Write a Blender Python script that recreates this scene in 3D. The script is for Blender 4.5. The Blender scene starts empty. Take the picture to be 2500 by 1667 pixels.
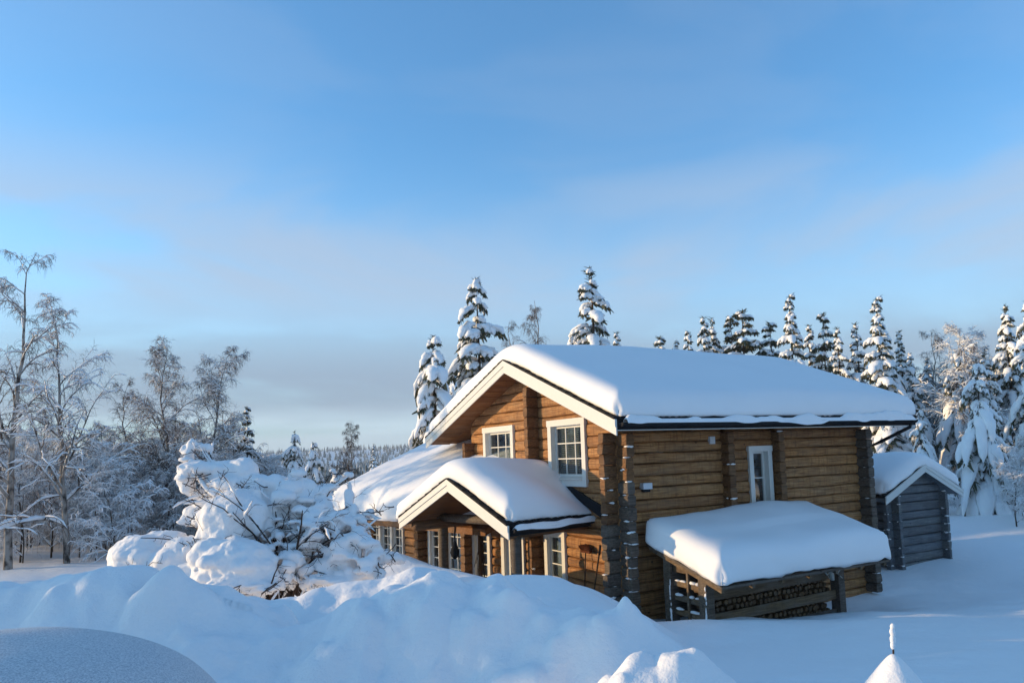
import bpy, bmesh, math, random
import numpy as np
from mathutils import Matrix, Vector

# ------------------------------------------------------------------ camera, sky, sun
scene = bpy.context.scene
COL = scene.collection
CAM_H = 3.4
FPX, CX, CY = 1775.0, 1335.0, 958.0            # focal length and principal point for a 2500 px wide frame
ROLL, PITCH = math.radians(2.0), math.atan(150 / 1775.0)
F0 = np.array([0, math.cos(PITCH), math.sin(PITCH)])
U0 = np.array([0, -math.sin(PITCH), math.cos(PITCH)])
R0 = np.array([1.0, 0, 0])
RT = math.cos(ROLL) * R0 - math.sin(ROLL) * U0
UP = math.sin(ROLL) * R0 + math.cos(ROLL) * U0
CPOS = np.array([0, 0, CAM_H])

cam_d = bpy.data.cameras.new('camera')
cam = bpy.data.objects.new('camera', cam_d)
COL.objects.link(cam)
cam_d.sensor_width = 36
cam_d.lens = 36 * FPX / 2500
cam_d.shift_x = (1250 - CX) / 2500
cam_d.shift_y = (CY - 833.5) / 2500
cam_d.clip_end = 8000
cam_d.clip_start = 0.05
cam.matrix_world = Matrix([[RT[0], UP[0], -F0[0], 0], [RT[1], UP[1], -F0[1], 0],
                           [RT[2], UP[2], -F0[2], CAM_H], [0, 0, 0, 1]])
scene.camera = cam

SUN_EL = math.radians(7.3)
SUN_H = (-0.9998, 0.02)
SUN_ROT = math.atan2(SUN_H[0], SUN_H[1])
world = bpy.data.worlds.new('World')
scene.world = world
world.use_nodes = True
wt = world.node_tree
wt.nodes.clear()


def wn(t, **kw):
    n = wt.nodes.new(t)
    for k, v in kw.items():
        setattr(n, k, v)
    return n


def wmath(op, a, b=None, clamp=False):
    n = wn('ShaderNodeMath', operation=op, use_clamp=clamp)
    for i, q in enumerate((a, b)):
        if q is None:
            continue
        if isinstance(q, (int, float)):
            n.inputs[i].default_value = q
        else:
            wt.links.new(q, n.inputs[i])
    return n.outputs[0]


def wmap(sock, lo, hi, to0=0.0, to1=1.0):
    n = wn('ShaderNodeMapRange', interpolation_type='SMOOTHSTEP')
    n.inputs['From Min'].default_value = lo
    n.inputs['From Max'].default_value = hi
    n.inputs['To Min'].default_value = to0
    n.inputs['To Max'].default_value = to1
    wt.links.new(sock, n.inputs['Value'])
    return n.outputs[0]


def wnoise(scale, stretch, loc, detail, rough, dist):
    m = wn('ShaderNodeMapping')
    m.inputs['Scale'].default_value = stretch
    m.inputs['Location'].default_value = loc
    m.inputs['Rotation'].default_value = (0.06, 0.10, 0)
    wt.links.new(geo.outputs['Generated'], m.inputs[0])
    n = wn('ShaderNodeTexNoise')
    n.inputs['Scale'].default_value = scale
    n.inputs['Detail'].default_value = detail
    n.inputs['Roughness'].default_value = rough
    n.inputs['Distortion'].default_value = dist
    wt.links.new(m.outputs[0], n.inputs['Vector'])
    return n.outputs[0]


def wmix(fac, a, b):
    n = wn('ShaderNodeMix', data_type='RGBA')
    wt.links.new(fac, n.inputs['Factor'])
    wt.links.new(a, n.inputs['A'])
    n.inputs['B'].default_value = (*b, 1)
    return n.outputs['Result']


wout = wn('ShaderNodeOutputWorld')
wbg = wn('ShaderNodeBackground')
sky = wn('ShaderNodeTexSky', sky_type='NISHITA')
sky.sun_disc = False
sky.sun_elevation = SUN_EL
sky.sun_rotation = SUN_ROT
sky.altitude = 400
sky.air_density = 1.0
sky.dust_density = 1.6
sky.ozone_density = 3.0
tint = wn('ShaderNodeMix', data_type='RGBA', blend_type='MULTIPLY')
tint.inputs['Factor'].default_value = 1
tint.inputs['B'].default_value = (0.56, 0.93, 1.06, 1)
wt.links.new(sky.outputs[0], tint.inputs['A'])
geo = wn('ShaderNodeTexCoord')
sep = wn('ShaderNodeSeparateXYZ')
wt.links.new(geo.outputs['Generated'], sep.inputs[0])
ZD = sep.outputs[2]
# thin winter haze towards the horizon, then loose cloud sheets stretched along it
c = wmix(wmap(ZD, 0.04, 0.42, 0.66, 0.05), tint.outputs['Result'], (1.55, 1.98, 2.42))
veil = wmath('MULTIPLY', wmap(wnoise(1.9, (1, 1, 3.4), (0.9, 0.2, 0.75), 5, 0.5, 0.5), 0.40, 0.58), wmath('MULTIPLY', wmap(ZD, 0.15, 0.23), wmap(ZD, 0.40, 0.27, 0.15, 1.0)))
c = wmix(wmath('MULTIPLY', veil, 0.66), c, (1.25, 1.50, 1.88))
bank = wmath('MULTIPLY', wmap(wnoise(1.7, (1, 1, 4.6), (2.1, 0.7, 1.05), 5, 0.5, 0.4), 0.37, 0.55), wmath('MULTIPLY', wmap(ZD, 0.035, 0.07), wmap(ZD, 0.22, 0.10)))
c = wmix(wmath('MULTIPLY', bank, 0.80), c, (0.80, 1.02, 1.38))
low = wmath('MULTIPLY', wmap(wnoise(1.5, (1, 1, 16.0), (0.3, 1.7, 0.5), 4, 0.5, 0.2), 0.36, 0.56), wmap(ZD, 0.085, 0.04))
c = wmix(wmath('MULTIPLY', low, 0.6), c, (2.0, 2.5, 2.9))
wt.links.new(c, wbg.inputs['Color'])
wbg.inputs['Strength'].default_value = 0.15
wt.links.new(wbg.outputs[0], wout.inputs[0])

SUN_DIR = Vector((SUN_H[0] * math.cos(SUN_EL), SUN_H[1] * math.cos(SUN_EL), math.sin(SUN_EL) * math.hypot(*SUN_H))).normalized()
sun_d = bpy.data.lights.new('sun', 'SUN')
sun_d.energy = 2.0
sun_d.angle = math.radians(0.55)
sun_d.color = (1.0, 0.71, 0.38)
sun_o = bpy.data.objects.new('sun', sun_d)
COL.objects.link(sun_o)
sun_o.location = (-30, 20, 30)
sun_o.rotation_euler = SUN_DIR.to_track_quat('Z', 'Y').to_euler()

vs = scene.view_settings
scene.display_settings.display_device = 'sRGB'
vs.view_transform = 'Standard'
vs.look = 'None'
vs.exposure = 1.40
vs.gamma = 1.0
vs.use_curve_mapping = False
scene.cycles.max_bounces = 8
scene.cycles.diffuse_bounces = 6
scene.cycles.transparent_max_bounces = 8

RNG = np.random.default_rng(7)
random.seed(7)


# ------------------------------------------------------------------ helpers
def ray(x, y):
    return F0 + RT * (x - CX) / FPX - UP * (y - CY) / FPX


def at(x, y, depth, k=2500 / 2352.0):
    """point seen at photo pixel (x, y) that lies depth metres in front of the camera"""
    r = ray(x * k, y * k)
    return CPOS + r * (depth / r[1])


def hash3(i, j, k, s):
    n = (i * 374761393 + j * 668265263 + k * 2147483647 + s * 974711) & 0xFFFFFFFF
    n = ((n ^ (n >> 13)) * 1274126177) & 0xFFFFFFFF
    n = n ^ (n >> 16)
    return (n & 0xFFFF) / 65535.0


def vnoise(P, scale, seed=0):
    Q = np.asarray(P, dtype=float) * scale
    I = np.floor(Q).astype(np.int64)
    f = Q - I
    f = f * f * f * (f * (f * 6 - 15) + 10)
    r = 0
    for a in (0, 1):
        for b in (0, 1):
            for c in (0, 1):
                w = (f[..., 0] if a else 1 - f[..., 0]) * (f[..., 1] if b else 1 - f[..., 1]) * (f[..., 2] if c else 1 - f[..., 2])
                r = r + w * hash3(I[..., 0] + a, I[..., 1] + b, I[..., 2] + c, seed)
    return r * 2 - 1


def fbm(P, scale, oct=3, seed=0, gain=0.5):
    r, a = 0, 1.0
    for o in range(oct):
        r = r + a * vnoise(P, scale * 2 ** o, seed + o * 17)
        a *= gain
    return r


def sstep(a, b, x):
    t = np.clip((x - a) / (b - a), 0, 1)
    return t * t * (3 - 2 * t)


def make_mesh(name, verts, faces_list, smooth=True):
    """faces_list: list of int arrays (M,k)"""
    me = bpy.data.meshes.new(name)
    verts = np.asarray(verts, dtype=np.float32)
    me.vertices.add(len(verts))
    me.vertices.foreach_set('co', verts.ravel())
    loops, starts, off = [], [], 0
    for fa in faces_list:
        fa = np.asarray(fa, dtype=np.int32)
        if fa.size == 0:
            continue
        k = fa.shape[1]
        loops.append(fa.ravel())
        starts.append(off + np.arange(len(fa)) * k)
        off += fa.size
    loops = np.concatenate(loops)
    starts = np.concatenate(starts)
    me.loops.add(len(loops))
    me.loops.foreach_set('vertex_index', loops)
    me.polygons.add(len(starts))
    me.polygons.foreach_set('loop_start', starts.astype(np.int32))
    me.polygons.foreach_set('use_smooth', np.full(len(starts), smooth, dtype=bool))
    me.update(calc_edges=True)
    me.validate()
    return me


class MB:
    """collects pieces of one mesh"""

    def __init__(self):
        self.v, self.f, self.n = [], [], 0

    def add(self, verts, *faces):
        verts = np.asarray(verts, dtype=float).reshape(-1, 3)
        self.v.append(verts)
        for fa in faces:
            fa = np.asarray(fa, dtype=np.int64)
            if fa.size:
                self.f.append(fa + self.n)
        self.n += len(verts)
        return self

    def box(self, x0, x1, y0, y1, z0, z1):
        v = [(x, y, z) for x in (x0, x1) for y in (y0, y1) for z in (z0, z1)]
        q = [(0, 1, 3, 2), (4, 6, 7, 5), (0, 4, 5, 1), (2, 3, 7, 6), (0, 2, 6, 4), (1, 5, 7, 3)]
        return self.add(v, q)

    def bar(self, a, b, w, h, upv=(0, 0, 1)):
        """square bar from a to b, w across and h along the up vector"""
        a, b = np.array(a, float), np.array(b, float)
        d = b - a
        d /= np.linalg.norm(d)
        s = np.cross(d, np.array(upv, float))
        s /= np.linalg.norm(s)
        u = np.cross(s, d)
        v = [p + s * w / 2 * i + u * h / 2 * j for p in (a, b) for i in (-1, 1) for j in (-1, 1)]
        q = [(0, 1, 3, 2), (4, 6, 7, 5), (0, 4, 5, 1), (2, 3, 7, 6), (0, 2, 6, 4), (1, 5, 7, 3)]
        return self.add(v, q)

    def tube(self, pts, rad, sides=6):
        v, q = tubes(np.asarray(pts, float)[None], np.asarray(rad, float)[None] if np.ndim(rad) else np.full((1, len(pts)), rad), sides)
        n = len(pts)
        self.add(v, q, [list(range(sides))[::-1]], [[(n - 1) * sides + i for i in range(sides)]])
        return self

    def mesh(self, name, smooth=False):
        return make_mesh(name, np.concatenate(self.v), self.f, smooth)

    def build(self, name, mat, parent=None, smooth=False, matrix=None):
        return obj(name, self.mesh(name, smooth), mat, parent, matrix)


def obj(name, me, mat, parent=None, matrix=None):
    o = bpy.data.objects.new(name, me)
    COL.objects.link(o)
    if mat is not None and len(me.materials) == 0:
        me.materials.append(mat)
    if parent is not None:
        o.parent = parent
    if matrix is not None:
        o.matrix_local = matrix
    return o


def tag(o, label=None, cat=None, group=None, kind=None):
    if label:
        o['label'] = label
    if cat:
        o['category'] = cat
    if group:
        o['group'] = group
    if kind:
        o['kind'] = kind
    return o


def thing(name, label, cat, loc=(0, 0, 0), rotz=0.0, group=None):
    o = bpy.data.objects.new(name, None)
    COL.objects.link(o)
    o.location = loc
    o.rotation_euler = (0, 0, rotz)
    o.empty_display_size = 0.3
    return tag(o, label, cat, group)


def tubes(P, Rd, sides):
    """P (B,n,3), Rd (B,n) -> verts, quads"""
    B, n, _ = P.shape
    T = np.gradient(P, axis=1)
    T /= np.linalg.norm(T, axis=2, keepdims=True) + 1e-9
    mean = T.mean(axis=1)
    ref = np.where(np.abs(mean[:, 2:3]) > 0.75, np.array([[1.0, 0.13, 0]]), np.array([[0.05, 0.02, 1.0]]))
    ref = np.repeat(ref[:, None, :], n, axis=1)
    S = np.cross(T, ref)
    S /= np.linalg.norm(S, axis=2, keepdims=True) + 1e-9
    U = np.cross(S, T)
    a = np.arange(sides) / sides * 2 * np.pi + np.pi / 2
    ring = S[:, :, None, :] * np.cos(a)[None, None, :, None] + U[:, :, None, :] * np.sin(a)[None, None, :, None]
    V = P[:, :, None, :] + ring * Rd[:, :, None, None]
    idx = np.arange(B * n * sides).reshape(B, n, sides)
    nx = np.roll(idx, -1, axis=2)
    q = np.stack([idx[:, :-1], nx[:, :-1], nx[:, 1:], idx[:, 1:]], axis=-1).reshape(-1, 4)
    return V.reshape(-1, 3), q


def sphere_template(nu=8, nv=5):
    v = [(0, 0, 1)]
    for j in range(1, nv):
        th = math.pi * j / nv
        for i in range(nu):
            p = 2 * math.pi * i / nu
            v.append((math.sin(th) * math.cos(p), math.sin(th) * math.sin(p), math.cos(th)))
    v.append((0, 0, -1))
    q, t = [], []
    for i in range(nu):
        t.append((0, 1 + i, 1 + (i + 1) % nu))
        b = 1 + (nv - 2) * nu
        t.append((b + (i + 1) % nu, b + i, len(v) - 1))
    for j in range(nv - 2):
        for i in range(nu):
            a = 1 + j * nu + i
            b = 1 + j * nu + (i + 1) % nu
            q.append((a, a + nu, b + nu, b))
    return np.array(v), np.array(q), np.array(t)


def lumps(C, AX, nu=8, nv=5, rough=0.12, seed=1):
    """ellipsoids: centres (B,3), axes (B,3,3) rows = scaled axis vectors"""
    tv, tq, tt = sphere_template(nu, nv)
    V = C[:, None, :] + np.einsum('kj,bji->bki', tv, AX)
    if rough:
        d = V - C[:, None, :]
        n = vnoise(V.reshape(-1, 3), 3.1 / (np.abs(AX).max() + 0.05), seed).reshape(len(C), -1)
        V = C[:, None, :] + d * (1 + rough * n * 1.6)[..., None]
    k = len(tv)
    off = (np.arange(len(C)) * k)[:, None, None]
    return V.reshape(-1, 3), (tq[None] + off).reshape(-1, 4), (tt[None] + off).reshape(-1, 3)


# ------------------------------------------------------------------ materials
def mat_new(name):
    m = bpy.data.materials.new(name)
    m.use_nodes = True
    nt = m.node_tree
    b = nt.nodes['Principled BSDF']
    return m, nt, b


def ramp(nt, fac, stops):
    n = nt.nodes.new('ShaderNodeValToRGB')
    cr = n.color_ramp
    while len(cr.elements) < len(stops):
        cr.elements.new(0.5)
    for e, (p, c) in zip(cr.elements, stops):
        e.position = p
        e.color = (*c, 1)
    nt.links.new(fac, n.inputs[0])
    return n.outputs[0]


def tex_noise(nt, vec, scale, detail=4, rough=0.5, dist=0.0):
    n = nt.nodes.new('ShaderNodeTexNoise')
    n.inputs['Scale'].default_value = scale
    n.inputs['Detail'].default_value = detail
    n.inputs['Roughness'].default_value = rough
    n.inputs['Distortion'].default_value = dist
    if vec is not None:
        nt.links.new(vec, n.inputs['Vector'])
    return n.outputs[0]


def mapping(nt, vec, scale=(1, 1, 1), loc=(0, 0, 0)):
    n = nt.nodes.new('ShaderNodeMapping')
    n.inputs['Scale'].default_value = scale
    n.inputs['Location'].default_value = loc
    nt.links.new(vec, n.inputs['Vector'])
    return n.outputs[0]


def bump(nt, h, strength, dist, prev=None):
    n = nt.nodes.new('ShaderNodeBump')
    n.inputs['Strength'].default_value = strength
    n.inputs['Distance'].default_value = dist
    nt.links.new(h, n.inputs['Height'])
    if prev is not None:
        nt.links.new(prev, n.inputs['Normal'])
    return n.outputs[0]


def mixc(nt, fac, a, b):
    n = nt.nodes.new('ShaderNodeMix')
    n.data_type = 'RGBA'
    for key, q in (('Factor', fac), ('A', a), ('B', b)):
        if isinstance(q, (int, float)):
            n.inputs[key].default_value = q
        elif isinstance(q, tuple):
            n.inputs[key].default_value = (*q, 1) if len(q) == 3 else q
        else:
            nt.links.new(q, n.inputs[key])
    return n.outputs['Result']


def m_math(nt, op, a, b=None, clamp=False):
    n = nt.nodes.new('ShaderNodeMath')
    n.operation = op
    n.use_clamp = clamp
    for i, q in enumerate((a, b)):
        if q is None:
            continue
        if isinstance(q, (int, float)):
            n.inputs[i].default_value = q
        else:
            nt.links.new(q, n.inputs[i])
    return n.outputs[0]


def coords(nt, kind='Object'):
    return nt.nodes.new('ShaderNodeTexCoord').outputs[kind]


def snow_material(name, grain=60.0, gs=0.25, lump=3.0, ls=0.25, col=(0.90, 0.875, 0.86), mid=0.0):
    m, nt, b = mat_new(name)
    g = nt.nodes.new('ShaderNodeNewGeometry')
    pos = g.outputs['Position']
    n1 = tex_noise(nt, pos, lump, 4, 0.55)
    n2 = tex_noise(nt, pos, grain, 3, 0.6)
    n3 = tex_noise(nt, pos, 0.9, 3)
    c = mixc(nt, n3, tuple(x * 0.97 for x in col), tuple(min(1, x * 1.03) for x in col))
    nt.links.new(c, b.inputs['Base Color'])
    b.inputs['Roughness'].default_value = 0.75
    b.inputs['Specular IOR Level'].default_value = 0.25
    b1 = bump(nt, n1, ls, 0.06)
    if mid:
        b1 = bump(nt, tex_noise(nt, pos, 13.0, 4, 0.6), mid, 0.03, b1)
    b2 = bump(nt, n2, gs, 0.008, b1)
    nt.links.new(b2, b.inputs['Normal'])
    return m


SNOW = snow_material('snow', 60, 0.35, 3.0, 0.45, mid=0.45)
ROOFSNOW = snow_material('roof_snow', 70, 0.22, 2.2, 0.10)
TREESNOW = snow_material('tree_snow', 25, 0.35, 7, 0.5, (0.90, 0.89, 0.885))
FROSTSNOW = snow_material('frost_grain_snow', 55, 1.0, 12, 0.25, (0.78, 0.80, 0.83))
_nt = FROSTSNOW.node_tree
_b = _nt.nodes['Principled BSDF']
_g = _nt.nodes.new('ShaderNodeNewGeometry')
_n = tex_noise(_nt, _g.outputs['Position'], 95, 3, 0.8)
_nt.links.new(ramp(_nt, _n, [(0.34, (0.46, 0.48, 0.52)), (0.62, (0.88, 0.88, 0.89))]), _b.inputs['Base Color'])
_nt.links.new(bump(_nt, _n, 1.0, 0.012), _b.inputs['Normal'])


def wood_material(name, dark, mid, light, wear=0.35, grey=(0.30, 0.28, 0.25), contrast=1.0):
    """hewn timber: grain along local X, checks across, knots, per-piece tint"""
    m, nt, b = mat_new(name)
    oc = coords(nt, 'Object')
    oi = nt.nodes.new('ShaderNodeObjectInfo')
    addv = nt.nodes.new('ShaderNodeVectorMath')
    addv.operation = 'ADD'
    sc = nt.nodes.new('ShaderNodeVectorMath')
    sc.operation = 'SCALE'
    sc.inputs[0].default_value = (37.0, 11.0, 23.0)
    nt.links.new(oi.outputs['Random'], sc.inputs['Scale'])
    nt.links.new(oc, addv.inputs[0])
    nt.links.new(sc.outputs[0], addv.inputs[1])
    P = addv.outputs[0]
    grain = tex_noise(nt, mapping(nt, P, (1.2, 9, 26)), 1.6, 6, 0.62, 0.4)
    checks = tex_noise(nt, mapping(nt, P, (9, 2, 1.3)), 1.3, 5, 0.7, 0.6)
    blot = tex_noise(nt, mapping(nt, P, (1.1, 2, 3.4)), 1.3, 3)
    kn = nt.nodes.new('ShaderNodeTexVoronoi')
    kn.inputs['Scale'].default_value = 2.4
    nt.links.new(mapping(nt, P, (1.0, 1.0, 1.6)), kn.inputs['Vector'])
    knot = nt.nodes.new('ShaderNodeMapRange')
    knot.inputs['From Min'].default_value = 0.05
    knot.inputs['From Max'].default_value = 0.10
    knot.inputs['To Min'].default_value = 0.85
    knot.inputs['To Max'].default_value = 0.0
    nt.links.new(kn.outputs['Distance'], knot.inputs['Value'])
    base = ramp(nt, grain, [(0.28, dark), (0.5, mid), (0.72, light)])
    tint = ramp(nt, oi.outputs['Random'], [(0.0, (0.78, 0.72, 0.68)), (0.5, (1, 1, 1)), (1.0, (1.12, 1.05, 0.92))])
    mul = nt.nodes.new('ShaderNodeMix')
    mul.data_type = 'RGBA'
    mul.blend_type = 'MULTIPLY'
    mul.inputs['Factor'].default_value = 1
    nt.links.new(base, mul.inputs['A'])
    nt.links.new(tint, mul.inputs['B'])
    c = mul.outputs['Result']
    c = mixc(nt, m_math(nt, 'MULTIPLY', ramp(nt, checks, [(0.35, (1, 1, 1)), (0.52, (0, 0, 0))]), 0.30 * contrast), c, dark)
    c = mixc(nt, m_math(nt, 'MULTIPLY', ramp(nt, blot, [(0.45, (0, 0, 0)), (0.72, (1, 1, 1))]), wear), c, grey)
    c = mixc(nt, knot.outputs[0], c, tuple(x * 0.35 for x in dark))
    nt.links.new(c, b.inputs['Base Color'])
    b.inputs['Roughness'].default_value = 0.7
    b.inputs['Specular IOR Level'].default_value = 0.3
    b1 = bump(nt, grain, 0.35, 0.012)
    b2 = bump(nt, checks, 0.3, 0.012, b1)
    nt.links.new(b2, b.inputs['Normal'])
    return m


LOGWOOD = wood_material('log_wood', (0.085, 0.032, 0.010), (0.37, 0.170, 0.060), (0.54, 0.305, 0.135), 0.45, (0.17, 0.105, 0.06), 1.6)
LOGEND = wood_material('log_end_wood', (0.06, 0.026, 0.011), (0.16, 0.075, 0.030), (0.28, 0.145, 0.062), 0.2, (0.2, 0.15, 0.1))
GREYWOOD = wood_material('grey_weathered_wood', (0.035, 0.026, 0.020), (0.105, 0.080, 0.062), (0.19, 0.15, 0.12), 0.35, (0.14, 0.118, 0.10))
SHEDWOOD = wood_material('grey_board_wood', (0.055, 0.06, 0.065), (0.13, 0.135, 0.145), (0.20, 0.205, 0.215), 0.3, (0.19, 0.2, 0.22))
BOARDWOOD = wood_material('shed_board_wood', (0.06, 0.036, 0.02), (0.135, 0.088, 0.048), (0.21, 0.145, 0.085), 0.4, (0.2, 0.18, 0.16))
SOFFIT = wood_material('soffit_wood', (0.10, 0.036, 0.010), (0.19, 0.075, 0.022), (0.27, 0.12, 0.04), 0.1)
FIREWOOD = wood_material('firewood', (0.05, 0.028, 0.014), (0.15, 0.09, 0.045), (0.26, 0.17, 0.09), 0.4, (0.10, 0.08, 0.06))


def plain(name, col, rough=0.5, spec=0.5, metal=0.0, nscale=None, namp=0.12):
    m, nt, b = mat_new(name)
    if nscale:
        n = tex_noise(nt, coords(nt, 'Object'), nscale, 4)
        c = mixc(nt, n, tuple(x * (1 - namp) for x in col), tuple(min(1, x * (1 + namp)) for x in col))
        nt.links.new(c, b.inputs['Base Color'])
        nt.links.new(bump(nt, n, 0.12, 0.005), b.inputs['Normal'])
    else:
        b.inputs['Base Color'].default_value = (*col, 1)
    b.inputs['Roughness'].default_value = rough
    b.inputs['Specular IOR Level'].default_value = spec
    b.inputs['Metallic'].default_value = metal
    return m


WHITE = plain('white_paint', (0.66, 0.64, 0.59), 0.45, 0.4, 0, 9, 0.05)
TILE = plain('dark_roof_tile', (0.012, 0.011, 0.012), 0.8, 0.2, 0, 14, 0.3)
GUTTER = plain('dark_gutter_metal', (0.012, 0.012, 0.014), 0.75, 0.2)
BLACK = plain('black_cloth', (0.012, 0.012, 0.013), 0.9, 0.2, 0, 20, 0.3)
BROOM = plain('broom_bristle', (0.09, 0.03, 0.015), 0.9, 0.1, 0, 40, 0.4)
STICK = plain('dark_stick', (0.06, 0.035, 0.02), 0.8, 0.2, 0, 20, 0.3)
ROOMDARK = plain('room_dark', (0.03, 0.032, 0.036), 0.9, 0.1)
CURTAIN = plain('curtain_cloth', (0.20, 0.22, 0.21), 0.9, 0.1, 0, 5, 0.2)
GREYBOX = plain('grey_plastic', (0.6, 0.6, 0.62), 0.5, 0.4)
ANTLER = plain('antler_bone', (0.42, 0.40, 0.36), 0.7, 0.3, 0, 12, 0.3)


def glass_material():
    m, nt, b = mat_new('window_glass')
    nt.nodes.remove(b)
    out = nt.nodes['Material Output']
    gl = nt.nodes.new('ShaderNodeBsdfGlossy')
    gl.inputs['Roughness'].default_value = 0.03
    gl.inputs['Color'].default_value = (0.85, 0.9, 0.95, 1)
    tr = nt.nodes.new('ShaderNodeBsdfTransparent')
    tr.inputs['Color'].default_value = (0.80, 0.86, 0.86, 1)
    fr = nt.nodes.new('ShaderNodeFresnel')
    fr.inputs['IOR'].default_value = 1.45
    wav = tex_noise(nt, coords(nt, 'Object'), 2.5, 2)
    nt.links.new(bump(nt, wav, 0.06, 0.02), gl.inputs['Normal'])
    f = m_math(nt, 'ADD', m_math(nt, 'MULTIPLY', fr.outputs[0], 1.0), 0.08, True)
    mx = nt.nodes.new('ShaderNodeMixShader')
    nt.links.new(f, mx.inputs[0])
    nt.links.new(tr.outputs[0], mx.inputs[1])
    nt.links.new(gl.outputs[0], mx.inputs[2])
    nt.links.new(mx.outputs[0], out.inputs['Surface'])
    return m


GLASS = glass_material()


def bark_material(name, c1, c2, scale, snow_on=0.0, lo=0.25, hi=0.65):
    """bark; snow_on lays snow on the faces that look up"""
    m, nt, b = mat_new(name)
    g = nt.nodes.new('ShaderNodeNewGeometry')
    n = tex_noise(nt, mapping(nt, g.outputs['Position'], (1, 1, 0.6)), scale, 4, 0.6)
    c = ramp(nt, n, [(0.36, c1), (0.55, c2)])
    if snow_on > 0:
        s = nt.nodes.new('ShaderNodeSeparateXYZ')
        nt.links.new(g.outputs['Normal'], s.inputs[0])
        n2 = tex_noise(nt, g.outputs['Position'], 4.0, 2)
        v = m_math(nt, 'ADD', s.outputs[2], m_math(nt, 'MULTIPLY', m_math(nt, 'SUBTRACT', n2, 0.5), 0.8))
        f = ramp(nt, v, [(lo, (0, 0, 0)), (hi, (1, 1, 1))])
        c = mixc(nt, m_math(nt, 'MULTIPLY', f, snow_on), c, (0.80, 0.82, 0.85))
    nt.links.new(c, b.inputs['Base Color'])
    b.inputs['Roughness'].default_value = 0.85
    b.inputs['Specular IOR Level'].default_value = 0.15
    return m


BIRCHBARK = bark_material('birch_bark', (0.055, 0.045, 0.04), (0.34, 0.31, 0.28), 5.0, 0.7)
DARKBARK = bark_material('dark_bark', (0.035, 0.024, 0.017), (0.085, 0.06, 0.042), 8.0, 0.6)
TWIG = bark_material('twig_bark', (0.05, 0.03, 0.02), (0.11, 0.068, 0.045), 6.0, 0.30, 0.35, 0.85)
FROSTTWIG = bark_material('frosted_twig', (0.08, 0.06, 0.048), (0.25, 0.21, 0.18), 5.0, 0.9, 0.0, 0.55)
BUSHTWIG = bark_material('bush_twig', (0.028, 0.018, 0.014), (0.07, 0.045, 0.034), 9.0, 0.35, 0.5, 0.9)


def needle_material(name, c1, c2):
    m, nt, b = mat_new(name)
    g = nt.nodes.new('ShaderNodeNewGeometry')
    n = tex_noise(nt, g.outputs['Position'], 5.0, 3)
    c = ramp(nt, n, [(0.3, c1), (0.7, c2)])
    nt.links.new(c, b.inputs['Base Color'])
    b.inputs['Roughness'].default_value = 0.75
    b.inputs['Specular IOR Level'].default_value = 0.2
    return m


NEEDLE = needle_material('spruce_needle', (0.04, 0.048, 0.028), (0.14, 0.135, 0.085))
FROSTNEEDLE = needle_material('frosted_needle', (0.10, 0.11, 0.085), (0.32, 0.33, 0.30))

# ------------------------------------------------------------------ ground
HOUSE_A = np.array([1.43, 15.4, 0.0])
HROT = math.radians(30.7)
EU = np.array([math.cos(HROT), math.sin(HROT), 0])
EV = np.array([-math.sin(HROT), math.cos(HROT), 0])


def W(u, v, z=0.0):
    return HOUSE_A + EU * u + EV * v + np.array([0, 0, z])


def seg_ridge(X, Y, pts, sf, sb, r):
    """height of a rounded ridge whose crest runs through pts (x,y,z); sf slope towards the camera, sb away"""
    best = np.full(X.shape, -99.0)
    pts = np.asarray(pts, float)
    for a, b in zip(pts[:-1], pts[1:]):
        d = b[:2] - a[:2]
        L2 = d @ d + 1e-9
        t = np.clip(((X - a[0]) * d[0] + (Y - a[1]) * d[1]) / L2, 0, 1)
        cxp, cyp = a[0] + t * d[0], a[1] + t * d[1]
        zc = a[2] + t * (b[2] - a[2])
        dist = np.hypot(X - cxp, Y - cyp)
        s = np.where(Y < cyp, sf, sb)
        h = zc - s * (np.sqrt(dist * dist + r * r) - r)
        best = np.maximum(best, h)
    return best


def smax(a, b, k):
    h = np.clip(0.5 + 0.5 * (a - b) / k, 0, 1)
    return b + (a - b) * h + k * h * (1 - h)


def vpts(*rows):
    return [at(*r) for r in rows]


BANK_A = vpts((-400, 1330, 8.7), (0, 1325, 8.5), (90, 1337, 8.4), (180, 1328, 8.3), (255, 1314, 8.2), (300, 1318, 8.2), (345, 1334, 8.2),
              (395, 1322, 8.1), (440, 1334, 8.1), (500, 1362, 8.2), (560, 1400, 8.1), (640, 1440, 7.9))
BANK_A2 = vpts((520, 1374, 10.2), (570, 1356, 10.2), (620, 1366, 10.3), (690, 1360, 10.4), (725, 1347, 10.4), (800, 1337, 10.5), (880, 1330, 10.5),
               (915, 1316, 10.5), (950, 1301, 10.5), (985, 1304, 10.5), (1010, 1325, 10.6), (1060, 1340, 10.6))
BANK_B = vpts((600, 1440, 7.9), (650, 1428, 7.9), (760, 1406, 8.0), (810, 1392, 8.0), (850, 1372, 8.1), (900, 1343, 8.3), (960, 1334, 8.3), (1030, 1334, 8.3),
              (1090, 1344, 8.3), (1130, 1346, 8.2), (1180, 1372, 8.0), (1255, 1392, 7.8), (1320, 1402, 7.7), (1390, 1425, 7.5))
LUMP = vpts((1400, 1560, 5.85), (1412, 1515, 5.95), (1440, 1486, 6.05), (1470, 1482, 6.08), (1495, 1497, 6.08), (1522, 1491, 6.05), (1545, 1506, 6.0), (1588, 1508, 6.0))
DOME_C = vpts((1020, 1345, 12.2), (1100, 1328, 12.0), (1180, 1322, 12.0), (1250, 1323, 12.0), (1310, 1342, 12.6), (1355, 1370, 13.5), (1390, 1396, 14.4))
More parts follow.
